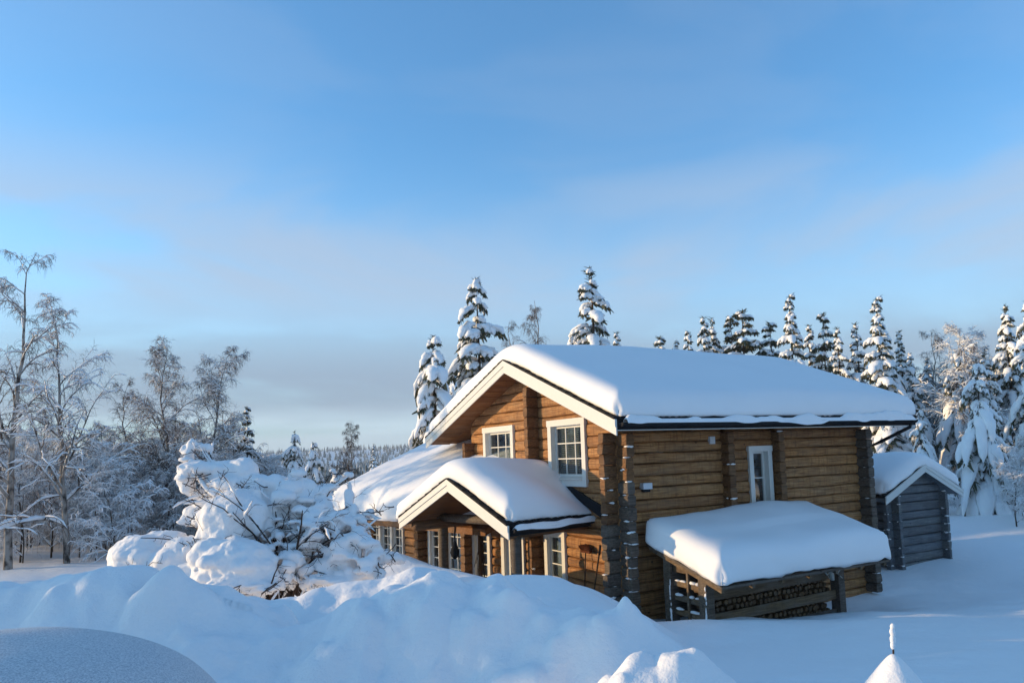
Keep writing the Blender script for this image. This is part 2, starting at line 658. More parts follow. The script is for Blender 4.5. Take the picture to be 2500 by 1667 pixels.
DRIFT = vpts((860, 1262, 16.4), (900, 1278, 15.8), (940, 1292, 15.2), (1000, 1306, 14.6), (1050, 1318, 14.0), (1095, 1330, 13.4))


def gauss(X, Y, p, r, h):
    return h * np.exp(-((X - p[0]) ** 2 + (Y - p[1]) ** 2) / (r * r))


BUMPS = []
_br = np.random.default_rng(21)
for _i in range(60):            # thrown clods and humps on the ploughed bank
    _x = _br.uniform(-7.5, 1.2)
    _y = _br.uniform(4.6, 9.0)
    BUMPS.append((_x, _y, _br.uniform(0.12, 0.45), _br.uniform(0.01, 0.05)))
CLODS = []
for _i in range(230):
    _t = _br.uniform(0, 1)
    _x = _br.uniform(-7.0, 1.3)
    _c = 8.2 - 0.9 * max(0.0, _x) + 0.3 * math.sin(_x * 1.3)
    _y = _c + _br.normal(-0.5, 0.8)
    _s = _br.uniform(0.06, 0.20) * (1.6 if _i % 9 == 0 else 1.0)
    CLODS.append((_x, _y, _s, _s * _br.uniform(0.18, 0.42)))
for _i in range(70):
    _s = _br.uniform(0.05, 0.15)
    CLODS.append((_br.uniform(-0.3, 1.4), _br.uniform(5.6, 8.0), _s, _s * _br.uniform(0.25, 0.5)))
BLOCKS = [(at(150, 1375, 8.1), 0.30, 0.12), (at(330, 1420, 7.7), 0.26, 0.10), (at(560, 1480, 7.0), 0.24, 0.12), (at(860, 1440, 7.6), 0.28, 0.13), (at(1000, 1400, 8.0), 0.26, 0.10), (at(1090, 1450, 7.5), 0.24, 0.14), (at(1180, 1420, 7.7), 0.2, 0.12), (at(1290, 1470, 7.2), 0.26, 0.14), (at(1370, 1450, 7.2), 0.2, 0.12), (at(760, 1520, 6.6), 0.25, 0.12), (at(930, 1540, 6.4), 0.22, 0.12), (at(1200, 1530, 6.4), 0.28, 0.13), (at(450, 1500, 7.0), 0.2, 0.08)]
SPIKES = BLOCKS + [(at(1432, 1400, 7.5), 0.085, 0.10), (at(1446, 1415, 7.4), 0.09, 0.06), (at(1265, 1393, 7.7), 0.22, 0.10),
          
          (at(400, 1345, 7.9), 0.22, 0.20), (at(640, 1428, 7.7), 0.10, 0.07), (at(690, 1530, 5.8), 0.17, 0.08), (at(1140, 1365, 8.0), 0.3, 0.07),
          (at(975, 1306, 10.5), 0.30, 0.06), (at(1345, 1395, 7.5), 0.3, 0.05)]
CONE_P = at(2052, 1500, 6.5)


def ground_z(X, Y):
    X = np.asarray(X, float)
    Y = np.asarray(Y, float)
    P = np.stack([X, Y, np.zeros_like(X)], -1)
    # road level by the camera falling to the yard
    left = 0.85 - 0.75 * sstep(7.5, 13.0, Y)
    right = 1.36 - 1.08 * sstep(4.5, 12.8, Y) - 0.85 * sstep(12.5, 19.5, Y)
    mixr = sstep(-0.1, 1.7, X)
    z = left * (1 - mixr) + right * mixr
    # yard around the house a little lower to the back right, rising again by the wood
    z = z + 0.65 * sstep(20, 30, Y) * sstep(6, 14, X) + 0.9 * sstep(24, 40, Y) * sstep(12, 22, X)
    z = z - 0.10 * sstep(16, 26, Y) * (1 - mixr)
    far = np.hypot(X, Y)
    z = z - 9.0 * sstep(45, 260, far) * sstep(-0.1, 0.7, Y / (far + 1e-6))
    ang = np.arctan2(X, np.maximum(Y, 1e-3))
    hill = 12 + 9 * np.sin(ang * 3.1 + 2.2) + 6 * vnoise(P, 1 / 420.0, 3) + 16 * sstep(0.1, 0.6, ang)
    z = z + (hill + 12) * sstep(450, 1500, far) + 10 * sstep(1700, 4200, far)
    # gentle undulation everywhere
    z = z + (0.10 * vnoise(P, 0.35, 5) + 0.03 * vnoise(P * np.array([1.0, 1.6, 1.0]), 1.1, 15)) * sstep(3, 7, Y) + 0.5 * vnoise(P, 0.05, 8) * sstep(30, 90, far)
    near = (far < 24)
    if np.any(near):
        x, y, zz = X[near], Y[near], z[near]
        p = P[near]
        zz = smax(zz, seg_ridge(x, y, BANK_A, 0.95, 0.70, 0.30), 0.25)
        zz = smax(zz, seg_ridge(x, y, BANK_A2, 0.75, 0.70, 0.22), 0.10)
        zz = smax(zz, seg_ridge(x, y, BANK_B, 0.80, 0.75, 0.26), 0.20)
        zz = smax(zz, seg_ridge(x, y, LUMP, 0.9, 1.1, 0.09), 0.05)
        zz = smax(zz, seg_ridge(x, y, DOME_C, 0.62, 0.85, 0.40), 0.06)
        zz = smax(zz, seg_ridge(x, y, DRIFT, 0.42, 0.5, 0.5), 0.10)
        bankmask = sstep(1.6, 0.2, x) * sstep(11.5, 9.0, y)
        amp = bankmask * 0.9 + 0.1
        zz = zz + amp * (0.11 * fbm(p, 0.75, 3, 11) + 0.085 * np.abs(fbm(p, 1.5, 3, 31)) + 0.05 * np.clip(fbm(p, 3.2, 2, 47), 0, 1))
        for bx, by, br_, bh in BUMPS:
            zz = zz + gauss(x, y, (bx, by), br_, bh)
        zz = zz - 0.13 * bankmask
        for bx, by, br_, bh in CLODS:
            mk = (np.abs(x - bx) < 3 * br_) & (np.abs(y - by) < 3 * br_)
            if mk.any():
                dd = ((x[mk] - bx) ** 2 + (y[mk] - by) ** 2) / (br_ * br_)
                zz[mk] += bh * np.exp(-dd)
        for sp, sr, sh in SPIKES:
            zz = zz + gauss(x, y, sp, sr, sh)
        dc = np.hypot(x - CONE_P[0], y - CONE_P[1])
        zz = smax(zz, CONE_P[2] - 1.35 * (np.sqrt(dc * dc + 0.0025) - 0.05), 0.05)
        # hollow where the wind keeps the snow off the wood store and the walls
        for (uu, vv, rr, hh) in ((2.9, -2.3, 1.5, 0.16), (5.6, -1.4, 0.8, 0.22), (0.6, -0.6, 0.8, 0.15)):
            q = W(uu, vv)
            zz = zz - gauss(x, y, q, rr, hh)
        z = z.copy()
        z[near] = zz
    return z


def gz(x, y):
    return float(ground_z(np.array([x]), np.array([y]))[0])


def build_ground():
    fine = np.radians(np.linspace(-52, 52, 620))
    coarse_r = np.radians(np.linspace(52, 308, 90))[1:-1]
    ang = np.concatenate([fine, coarse_r])
    rad = np.concatenate([[0.6, 1.4], np.linspace(2.2, 5.2, 50), np.linspace(5.2, 11.5, 230)[1:], np.linspace(11.5, 24, 130)[1:], np.exp(np.linspace(math.log(24), math.log(5200), 120))[1:]])
    A, Rr = np.meshgrid(ang, rad, indexing='ij')
    X, Y = np.sin(A) * Rr, np.cos(A) * Rr
    Z = ground_z(X, Y)
    na, nr = A.shape
    idx = np.arange(na * nr).reshape(na, nr)
    nxt = np.roll(idx, -1, axis=0)
    q = np.stack([idx[:, :-1], nxt[:, :-1], nxt[:, 1:], idx[:, 1:]], -1).reshape(-1, 4)
    V = np.stack([X, Y, Z], -1).reshape(-1, 3)
    V = np.concatenate([V, [[0, 0, gz(0, 0)]]])
    c = len(V) - 1
    t = np.stack([np.full(na, c), idx[:, 0], nxt[:, 0]], -1)
    me = make_mesh('ground', V, [q, t], True)
    o = obj('snowy_ground', me, SNOW)
    tag(o, kind='structure')
    return o


build_ground()

# ------------------------------------------------------------------ log house
house = thing('log_house', 'two storey timber log house with thick snow on its roof', 'house', tuple(HOUSE_A), HROT)
HW, HL = 7.25, 8.05                 # gable width (v) and length (u)
PK = (3.62, 5.78)                   # ridge of the tile surface (v, z)
RE, LE, EAVE_Z = -1.02, 9.05, 4.03  # eave edges
UF, UB = -0.72, 8.95                # roof front and back
SL_R = (PK[1] - EAVE_Z) / (PK[0] - RE)
SL_L = (PK[1] - EAVE_Z) / (LE - PK[0])
AN_ANG = math.radians(11.6)
AN = Matrix.Translation((0, 2.5, 0)) @ Matrix.Rotation(AN_ANG, 4, 'Z')
I4 = Matrix.Identity(4)


def frame(origin, xdir, base=I4):
    """matrix whose x runs along xdir (2D, in the base frame), y points out of the wall, z up"""
    x = Vector((xdir[0], xdir[1], 0)).normalized()
    y = Vector((0, 0, 1)).cross(x)
    m = Matrix(((x[0], y[0], 0, origin[0]), (x[1], y[1], 0, origin[1]), (0, 0, 1, origin[2]), (0, 0, 0, 1)))
    return base @ m


LR = random.Random(5)


def log_mesh(L, h, th=0.17, bulge=0.022, topcut=None):
    """one hewn log: x 0..L, outer face at y~bulge, z 0..h; topcut=(a0,b0,a1,b1) trims the ends along a slope"""
    n = max(2, min(6, int(L / 0.8) + 2))
    e = 0.026
    prof = [(-th, 0.002), (-0.03, 0.004), (bulge * 0.5, e), (bulge, h * 0.33), (bulge, h * 0.68), (bulge * 0.5, h - e), (-0.03, h - 0.004), (-th, h - 0.002)]
    V = []
    for i in range(n):
        x = L * i / (n - 1)
        w0, w1 = LR.uniform(-0.010, 0.010), LR.uniform(-0.010, 0.010)
        bo = LR.uniform(-0.008, 0.010)
        for k, (y, z) in enumerate(prof):
            xx = x
            if topcut:
                f = z / h
                if i == 0:
                    xx = topcut[0] * f
                if i == n - 1:
                    xx = L - topcut[1] * f
            V.append((xx, y + (bo if 1 < k < 6 else 0), z + (w0 if k < 4 else w1) * (1 if 0 < k < 7 else 0.3)))
    q = [(i * 8 + k, i * 8 + (k + 1) % 8, (i + 1) * 8 + (k + 1) % 8, (i + 1) * 8 + k) for i in range(n - 1) for k in range(8)]
    caps = [list(range(8)), [(n - 1) * 8 + 7 - k for k in range(8)]]
    return make_mesh('log', V, [np.array(q), np.array(caps)], False)


def add_log(origin, xdir, L, h, base=I4, mat=None, parent=house, topcut=None, bulge=0.022, name='log'):
    if L < 0.06:
        return
    me = log_mesh(L, h, topcut=topcut, bulge=bulge)
    return obj(name, me, mat or LOGWOOD, parent, frame(origin, xdir, base))


def log_end_mesh(L, h, w):
    """butt of a log sticking out along +y, chamfered to eight sides, with an uneven sawn end"""
    c = min(w, h) * 0.17
    pr = [(-w / 2 + c, 0), (w / 2 - c, 0), (w / 2, c), (w / 2, h - c), (w / 2 - c, h), (-w / 2 + c, h), (-w / 2, h - c), (-w / 2, c)]
    V = []
    rr = LR.uniform
    for y, s in ((-0.05, 1), (L - 0.018, 1), (L, 0.92)):
        for (x, z) in pr:
            V.append((x * s + rr(-.004, .004), y + (rr(-.01, .01) if y > 0 else 0), h / 2 + (z - h / 2) * s * 0.985 + rr(-.003, .003)))
    q = [(i * 8 + k, (i + 1) * 8 + k, (i + 1) * 8 + (k + 1) % 8, i * 8 + (k + 1) % 8) for i in range(2) for k in range(8)]
    cap = [[16 + k for k in range(8)]]
    return make_mesh('log_end', V, [np.array(q), np.array(cap)], False)


SNOWCAPS = []


def add_log_end(origin, xdir, L, h, w=0.19, base=I4, mat=None, parent=house, cap=0.0):
    me = log_end_mesh(L, h, w)
    o = obj('log_end', me, mat or LOGEND, parent, frame(origin, xdir, base))
    if cap > 0 and LR.random() < cap:
        n = 3
        C = np.array([(LR.uniform(-0.05, 0.05), L * LR.uniform(0.45, 0.9), h * 0.985 + LR.uniform(-.01, .01)) for _ in range(n)])
        AX = np.array([np.diag((w * LR.uniform(.32, .55), L * LR.uniform(.10, .26), LR.uniform(.014, .032))) for _ in range(n)])
        v, q, t = lumps(C, AX, 7, 4, 0.2, LR.randint(0, 99))
        obj('snow_cap', make_mesh('snow_cap', v, [q, t], True), SNOW, o)
    return o


# log courses
def courses(z0, ztop, seed):
    r = random.Random(seed)
    z, out = z0, []
    while z < ztop:
        h = r.uniform(0.215, 0.285)
        out.append((z, h))
        z += h
    return out


GAB = courses(-0.45, 5.7, 3)
SIDE = courses(-0.58, 4.15, 9)


def roof_under(v):
    return min(PK[1] - SL_R * (PK[0] - v) if v < PK[0] else 99, PK[1] - SL_L * (v - PK[0]) if v >= PK[0] else 99) - 0.20


def cut(segs, a, b):
    out = []
    for s, e in segs:
        if b <= s or a >= e:
            out.append((s, e))
        else:
            if a > s:
                out.append((s, a))
            if b < e:
                out.append((b, e))
    return out


def fill_round(z, h, wins, put):
    """slivers of a course that a window only partly cuts"""
    for a, b, c, d in wins:
        if z < d < z + h and z + 0.02 < d and z + h - d > 0.03 and z + h > c + 0.02:
            put(a, d, b - a, z + h - d)
        if z < c < z + h and c - z > 0.03:
            put(a, z, b - a, c - z)


# windows: (v0, v1, z0, z1) of the opening inside the casing
WIN_G = [(1.16, 2.66, 2.70, 4.14), (4.59, 6.30, 2.70, 4.14), (2.18, 3.01, -0.3, 1.53)]
for z, h in GAB:
    zt = z + h
    vr = max(0.0, PK[0] - (PK[1] - 0.20 - z) / SL_R)
    vl = min(HW, PK[0] + (PK[1] - 0.20 - z) / SL_L)
    if vl - vr < 0.4:
        continue
    vr2 = max(0.0, PK[0] - (PK[1] - 0.20 - zt) / SL_R)
    vl2 = min(HW, PK[0] + (PK[1] - 0.20 - zt) / SL_L)
    segs = [(vr, vl)]
    for a, b, c, d in WIN_G:
        if zt > c + 0.02 and z < d - 0.02:
            segs = cut(segs, a, b)
    fill_round(z, h, WIN_G, lambda s_, zz, L_, hh: add_log((0, s_, zz), (0, 1), L_, hh))
    if zt < 2.1:
        segs = cut(segs, 3.25, 99)
    segs = cut(segs, PK[0] - 0.30 - 0.07, PK[0] - 0.30 + 0.07) if z > 1.5 else segs
    for s, e in segs:
        tc = None
        t0 = max(0, vr2 - s) if abs(s - vr) < 1e-6 and vr2 > vr else 0
        t1 = max(0, e - vl2) if abs(e - vl) < 1e-6 and vl2 < vl else 0
        if t0 or t1:
            tc = (t0, t1)
        add_log((0, s, z), (0, 1), e - s, h, topcut=tc)
# middle cross wall butts on the gable, both corners
for z, h in SIDE + [(SIDE[-1][0] + SIDE[-1][1] + 0.25 * k, 0.25) for k in range(6)]:
    if z + h < 5.22:
        add_log_end((0, PK[0] - 0.28, z), (0, 1), 0.33, h, 0.20, cap=0.15 if z < 3.5 else 0)
for z, h in SIDE:
    if z + h < 4.0:
        wet = z < 2.55
        # long wall logs run out past the gable
        add_log_end((0, 0.10, z), (0, 1), LR.uniform(0.30, 0.36), h, 0.20, mat=GREYWOOD if z + LR.uniform(-.4, .4) < 1.9 else LOGEND, cap=0.75 if wet else 0.2)
    if 1.8 < z and z + h < 4.02:
        add_log_end((0, HW - 0.10, z), (0, 1), 0.33, h, 0.20)
for z, h in GAB:
    if z + h < 4.02:
        # gable logs run out past the long wall
        add_log_end((0.10, 0, z), (-1, 0), LR.uniform(0.30, 0.36), h, 0.21, mat=GREYWOOD if z + LR.uniform(-.4, .4) < 2.4 else LOGEND, cap=0.8 if z < 3.3 else 0.1)
        for uc in (3.06, 4.72):
            add_log_end((uc, 0, z), (-1, 0), 0.26, h, 0.20, mat=LOGEND if z + LR.uniform(-.3, .3) > 1.5 else GREYWOOD, cap=0.2)
        add_log_end((HL - 0.12, 0, z), (-1, 0), 0.34, h, 0.24, mat=GREYWOOD, cap=0.5 if z < 2.6 else 0)
# long wall
WIN_S = (3.86, 4.50, 1.30, 3.36)
for z, h in SIDE:
    segs = [(0.0, HL)]
    if z + h > WIN_S[2] + 0.02 and z < WIN_S[3] - 0.02:
        segs = cut(segs, WIN_S[0], WIN_S[1])
    for uc in (3.06, 4.72):
        segs = cut(segs, uc - 0.08, uc + 0.08)
    hh = min(h, 4.02 - z)
    if hh < 0.08:
        continue
    fill_round(z, h, [WIN_S], lambda s_, zz, L_, h2: add_log((s_ + L_, 0, zz), (-1, 0), L_, h2))
    for s, e in segs:
        add_log((e, 0, z), (-1, 0), e - s, hh)
# far walls of the body, plain but closed
for (p, d, L, rows) in (((HL, 0, 0), (0, -1), HW, GAB), ((0, HW, 0), (1, 0), HL, SIDE)):
    for z, h in rows:
        if z + h > 4.1:
            continue
        o_ = (p[0], p[1] if d[0] else HW, z)
        if d == (0, -1):
            add_log((HL, HW, z), (0, -1), L, h)
        else:
            add_log((0, HW, z), (1, 0), L, h)


# ---- windows
def window(M, w, h, nx, ny, parent=house, casing=0.11, rec=0.085, blind=False, curtain=False, sill=True, sash=0.055, name='window', light=False, capboard=True):
    """x 0..w, z 0..h is the outside of the casing; y out of the wall"""
    mb = MB()
    p0, p1 = 0.040, 0.075
    c = casing
    mb.box(-0.02, w + 0.02, p0 - 0.04, p1 + 0.012, h - c, h) if capboard else mb.box(0, w, p0 - 0.04, p1, h - c, h)
    mb.box(0, c, p0 - 0.04, p1, 0, h - c)
    mb.box(w - c, w, p0 - 0.04, p1, 0, h - c)
    mb.box(c, w - c, p0 - 0.04, p1, 0, c)
    win = mb.build(name, WHITE, parent, matrix=M)
    # reveal boards going back into the wall
    rv = MB()
    t = 0.025
    rv.box(c - t, c, -rec - 0.06, p0 - 0.04, c, h - c).box(w - c, w - c + t, -rec - 0.06, p0 - 0.04, c, h - c)
    rv.box(c - t, w - c + t, -rec - 0.06, p0 - 0.04, h - c, h - c + t).box(c - t, w - c + t, -rec - 0.06, p0 - 0.04, c - t, c)
    rv.build('reveal', WHITE, win)
    if sill:
        s = MB()
        v = np.array([(c, -rec, c + 0.07), (c, p1 + 0.03, c + 0.015), (c, p1 + 0.03, c), (c, -rec, c)])
        v2 = v.copy()
        v2[:, 0] = w - c
        s.add(np.concatenate([v, v2]), [(0, 1, 5, 4), (1, 2, 6, 5), (2, 3, 7, 6), (0, 3, 2, 1), (4, 5, 6, 7)])
        s.build('sill', WHITE, win)
        b0 = c + 0.07
    else:
        b0 = c
    x0, x1, z0, z1 = c, w - c, b0, h - c
    sf = MB()
    y0, y1 = -rec - 0.02, -rec + 0.03
    sf.box(x0, x0 + sash, y0, y1, z0, z1).box(x1 - sash, x1, y0, y1, z0, z1)
    sf.box(x0 + sash, x1 - sash, y0, y1, z1 - sash, z1).box(x0 + sash, x1 - sash, y0, y1, z0, z0 + sash)
    sf.build('sash', WHITE, win)
    gx0, gx1, gz0, gz1 = x0 + sash, x1 - sash, z0 + sash, z1 - sash
    mt = 0.026
    for i in range(1, nx):
        xx = gx0 + (gx1 - gx0) * i / nx
        MB().box(xx - mt / 2, xx + mt / 2, -rec - 0.008, -rec + 0.022, gz0, gz1).build('muntin', WHITE, win)
    for j in range(1, ny):
        zz = gz0 + (gz1 - gz0) * j / ny
        MB().box(gx0, gx1, -rec - 0.010, -rec + 0.020, zz - mt / 2, zz + mt / 2).build('muntin', WHITE, win)
    for i in range(nx):
        for j in range(ny):
            a, b = gx0 + (gx1 - gx0) * i / nx, gx0 + (gx1 - gx0) * (i + 1) / nx
            d, e = gz0 + (gz1 - gz0) * j / ny, gz0 + (gz1 - gz0) * (j + 1) / ny
            tl = LR.uniform(-0.004, 0.004)
            MB().add([(a, -rec - 0.004 + tl, d), (b, -rec - 0.004, d), (b, -rec - 0.004 - tl, e), (a, -rec - 0.004, e)], [(3, 2, 1, 0)]).build('pane', GLASS, win)
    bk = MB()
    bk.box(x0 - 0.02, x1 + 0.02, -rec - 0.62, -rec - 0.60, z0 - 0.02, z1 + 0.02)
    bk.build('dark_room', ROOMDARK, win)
    if blind:
        bl = MB()
        k = int((gz1 - gz0) / 0.045)
        for i in range(k):
            zz = gz1 - 0.045 * (i + 0.5)
            bl.add([(gx0 + (gx1 - gx0) * 0.28, -rec - 0.085, zz + 0.016), (gx1, -rec - 0.085, zz + 0.016), (gx1, -rec - 0.055, zz - 0.012), (gx0 + (gx1 - gx0) * 0.28, -rec - 0.055, zz - 0.012)], [(0, 1, 2, 3)])
        bl.build('blind', CURTAIN, win)
    if curtain:
        cu = MB()
        n = 26
        for s0, s1 in (((gx0, gx0 + (gx1 - gx0) * 0.35),) if curtain == 1 else ((gx0, gx1),)):
            xs = np.linspace(s0, s1, n)
            ys = -rec - 0.10 + 0.018 * np.sin(np.arange(n) * 1.9)
            V = np.concatenate([np.stack([xs, ys, np.full(n, gz0)], -1), np.stack([xs, ys, np.full(n, gz1)], -1)])
            cu.add(V, [(i, i + 1, n + i + 1, n + i) for i in range(n - 1)])
        cu.build('curtain', CURTAIN, win, smooth=True)
    return win


window(frame((0, 1.10, 2.64), (0, 1)), 1.62, 1.56, 3, 3, blind=True, casing=0.15)
window(frame((0, 4.53, 2.64), (0, 1)), 1.82, 1.56, 3, 3, curtain=1, casing=0.15)
window(frame((0, 2.12, -0.36), (0, 1)), 0.95, 1.95, 1, 5, curtain=2, casing=0.14, sill=False, rec=0.05)
window(frame((4.56, 0, 1.24), (-1, 0)), 0.76, 2.18, 1, 3, curtain=0, casing=0.13, rec=0.10)


# ---- roof
def gable_profile_slab(a0, a1, v0, vp, v1, z0, zp, z1, th, name, mat, parent, M=None):
    """folded slab: profile in v-z, extruded along u"""
    V, prof = [], [(v0, z0), (vp, zp), (v1, z1)]
    for a in (a0, a1):
        V += [(a, v, z) for v, z in prof] + [(a, v, z - th) for v, z in prof]
    q = []
    for i in range(2):
        q += [(i, i + 1, 6 + i + 1, 6 + i), (3 + i, 9 + i, 9 + i + 1, 3 + i + 1), (i, 3 + i, 3 + i + 1, i + 1), (6 + i, 6 + i + 1, 9 + i + 1, 9 + i)]
    q += [(0, 6, 9, 3), (2, 5, 11, 8)]
    return MB().add(V, q).build(name, mat, parent, matrix=M)


def tile_sheet(a0, a1, v0, z0, v1, z1, name, parent, M=None, pitch=0.17, amp=0.028):
    """corrugated tile field from the eave (v0,z0) to the ridge (v1,z1), waves along u, tile steps up the slope"""
    nu = int((a1 - a0) / pitch * 6)
    L = math.hypot(v1 - v0, z1 - z0)
    ns = int(L / 0.35)
    us = np.linspace(a0, a1, nu)
    wv = amp * np.abs(np.sin((us - a0) / pitch * math.pi)) ** 0.8
    rows, zoff = [], []
    for k in range(ns):
        rows += [k / ns, (k + 0.999) / ns]
        zoff += [0.022, 0.0]
    rows = np.array(rows)
    zoff = np.array(zoff)
    vv = v0 + (v1 - v0) * rows
    zz = z0 + (z1 - z0) * rows
    Ug, Vg = np.meshgrid(us, vv, indexing='ij')
    Z = zz[None, :] + wv[:, None] + zoff[None, :]
    n, m = Ug.shape
    idx = np.arange(n * m).reshape(n, m)
    q = np.stack([idx[:-1, :-1], idx[1:, :-1], idx[1:, 1:], idx[:-1, 1:]], -1).reshape(-1, 4)
    bot = np.stack([Ug[:, 0], Vg[:, 0], np.full(n, z0 - 0.03)], -1)
    V = np.concatenate([np.stack([Ug, Vg, Z], -1).reshape(-1, 3), bot])
    b0 = n * m
    qe = np.stack([idx[:-1, 0], np.arange(n - 1) + b0, np.arange(1, n) + b0, idx[1:, 0]], -1)
    return obj(name, make_mesh(name, V, [q, qe], False), TILE, parent, M)


roof = gable_profile_slab(UF + 0.03, UB, RE + 0.03, PK[0], LE - 0.03, EAVE_Z - 0.06, PK[1] - 0.05, EAVE_Z - 0.06, 0.14, 'roof', SOFFIT, house)
tile_sheet(UF, UB + 0.05, RE, EAVE_Z, PK[0], PK[1], 'tile_sheet', roof)
tile_sheet(UF, UB + 0.05, LE, EAVE_Z, PK[0], PK[1], 'tile_sheet', roof)


def bargeboard(u, v0, z0, v1, z1, h, parent, M=None, th=0.03, name='bargeboard', plumb=True, lift=0.0):
    V = [(uu, v, z + dz) for uu in (u, u - th) for (v, z) in ((v0, z0), (v1, z1)) for dz in (lift, lift - h)]
    q = [(0, 2, 3, 1), (4, 5, 7, 6), (0, 1, 5, 4), (2, 6, 7, 3), (0, 4, 6, 2), (1, 3, 7, 5)]
    return MB().add(V, q).build(name, WHITE, parent, matrix=M)


for (va, vb, sl) in ((RE - 0.02, PK[0], 1), (LE + 0.02, PK[0], -1)):
    bargeboard(UF + 0.0, va, EAVE_Z - 0.005, vb, PK[1] - 0.005, 0.15, roof, th=0.05)
    bargeboard(UF + 0.0, va, EAVE_Z - 0.150, vb, PK[1] - 0.150, 0.17, roof, th=0.028)


def rake_tiles(u, v0, z0, v1, z1, parent, M=None, n=None, w=0.10):
    L = math.hypot(v1 - v0, z1 - z0)
    n = n or int(L / 0.30)
    mb = MB()
    for k in range(n):
        f0, f1 = k / n, (k + 1) / n
        va, vb = v0 + (v1 - v0) * f0, v0 + (v1 - v0) * (f1 + 0.0)
        za, zb = z0 + (z1 - z0) * f0, z0 + (z1 - z0) * f1
        V = [(uu, v, z) for uu in (u - 0.04, u + w) for v, z in ((va, za + 0.044), (vb, zb + 0.022), (vb, zb - 0.004), (va, za - 0.004))]
        mb.add(V, [(0, 1, 2, 3), (4, 7, 6, 5), (0, 4, 5, 1), (0, 3, 7, 4), (2, 1, 5, 6), (3, 2, 6, 7)])
    return mb.build('rake_tile', TILE, parent, matrix=M)


for va in (RE, LE):
    rake_tiles(UF - 0.02, va, EAVE_Z, PK[0], PK[1], roof)
# soffit boards under the front overhang
for k in range(16):
    f0, f1 = k / 16, (k + 0.94) / 16
    for (va, sl) in ((RE, 1), (LE, -1)):
        v0_, v1_ = va + (PK[0] - va) * f0, va + (PK[0] - va) * f1
        z0_, z1_ = EAVE_Z + (PK[1] - EAVE_Z) * f0 - 0.202, EAVE_Z + (PK[1] - EAVE_Z) * f1 - 0.202
        V = [(UF + 0.04, v0_, z0_), (UF + 0.04, v1_, z1_), (0.05, v1_, z1_), (0.05, v0_, z0_)]
        V += [(x, y, z - 0.018) for x, y, z in V]
        MB().add(V, [(0, 3, 2, 1), (4, 5, 6, 7), (0, 1, 5, 4), (2, 3, 7, 6), (1, 2, 6, 5), (0, 4, 7, 3)]).build('soffit_board', SOFFIT, roof)


def half_pipe(mb, p0, p1, r, n=7):
    """gutter trough from p0 to p1"""
    p0, p1 = np.array(p0), np.array(p1)
    d = p1 - p0
    d /= np.linalg.norm(d)
    s = np.cross(d, (0, 0, 1))
    V = []
    for p in (p0, p1):
        for k in range(n):
            a = math.pi * k / (n - 1)
            V.append(p + s * r * math.cos(a) - np.array([0, 0, 1]) * r * math.sin(a))
    q = [(k, k + 1, n + k + 1, n + k) for k in range(n - 1)]
    mb.add(V, q, [list(range(n))], [list(range(2 * n - 1, n - 1, -1))])
    return mb


def gutter_snow(p0, p1, r, seed, parent, M=None, amp=1.0):
    rr = np.random.default_rng(seed)
    p0, p1 = np.array(p0, float), np.array(p1, float)
    L = np.linalg.norm(p1 - p0)
    n = max(10, int(L / 0.07))
    t = np.linspace(0.01, 0.995, n)
    P = p0 + (p1 - p0) * t[:, None]
    d = (p1 - p0) / L
    s = np.cross(d, (0, 0, 1))
    h = (0.085 + 0.045 * fbm(np.stack([t * L, 0 * t, 0 * t], -1), 1.3, 3, seed)) * amp * sstep(0, 0.02, t) * sstep(1, 0.98, t)
    h = np.maximum(h, 0.05 * amp * sstep(0, 0.02, t) * sstep(1, 0.98, t))
    spill = np.clip(fbm(np.stack([t * L, 0 * t + 5, 0 * t], -1), 0.9, 2, seed + 3) - 0.12, 0, 1) * 0.26
    m = 7
    V = []
    for k in range(m):
        a = math.pi * k / (m - 1)
        off = s * (r * 1.02 * math.cos(a))
        zz = h * math.sin(a) ** 0.7
        V.append(P + off + np.stack([0 * zz, 0 * zz, zz - 0.01], -1))
    # lip that spills over the outer edge in places
    sideK = 0 if (s[1] < 0 if M is None else s[1] < 0) else m - 1
    V = np.stack(V, 1)
    V[:, sideK, 2] -= spill * 0.55
    V[:, sideK] += s * (1 if sideK == 0 else -1) * (0.012 + spill[:, None] * 0.10)
    idx = np.arange(n * m).reshape(n, m)
    q = np.stack([idx[:-1, :-1], idx[1:, :-1], idx[1:, 1:], idx[:-1, 1:]], -1).reshape(-1, 4)
    return obj('gutter_snow', make_mesh('gutter_snow', V.reshape(-1, 3), [q], True), SNOW, parent, M)


g = half_pipe(MB(), (UF + 0.05, RE - 0.085, EAVE_Z - 0.07), (UB - 0.15, RE - 0.085, EAVE_Z - 0.07), 0.085).build('gutter', GUTTER, roof, smooth=True)
gutter_snow((UF + 0.06, RE - 0.085, EAVE_Z - 0.075), (UB - 0.16, RE - 0.085, EAVE_Z - 0.075), 0.08, 4, g, amp=1.75)
MB().box(UF + 0.03, UB - 0.02, RE + 0.0, RE + 0.025, EAVE_Z - 0.21, EAVE_Z - 0.035).build('fascia', GUTTER, roof)
MB().box(UF + 0.03, UB - 0.02, RE - 0.004, RE + 0.021, EAVE_Z - 0.225, EAVE_Z - 0.2105).build('fascia_trim', WHITE, roof)
half_pipe(MB(), (UF + 0.05, LE + 0.085, EAVE_Z - 0.07), (UB - 0.15, LE + 0.085, EAVE_Z - 0.07), 0.085).build('gutter', GUTTER, roof, smooth=True)
MB().tube([(UB - 0.35, RE - 0.085, EAVE_Z - 0.13), (UB - 0.37, RE - 0.06, EAVE_Z - 0.26), (UB - 0.60, -0.35, EAVE_Z - 0.62), (HL + 0.12, -0.12, EAVE_Z - 0.75), (HL + 0.12, -0.12, 0.0)],
          [0.045] * 5, 8).build('downpipe', GUTTER, roof, smooth=True)


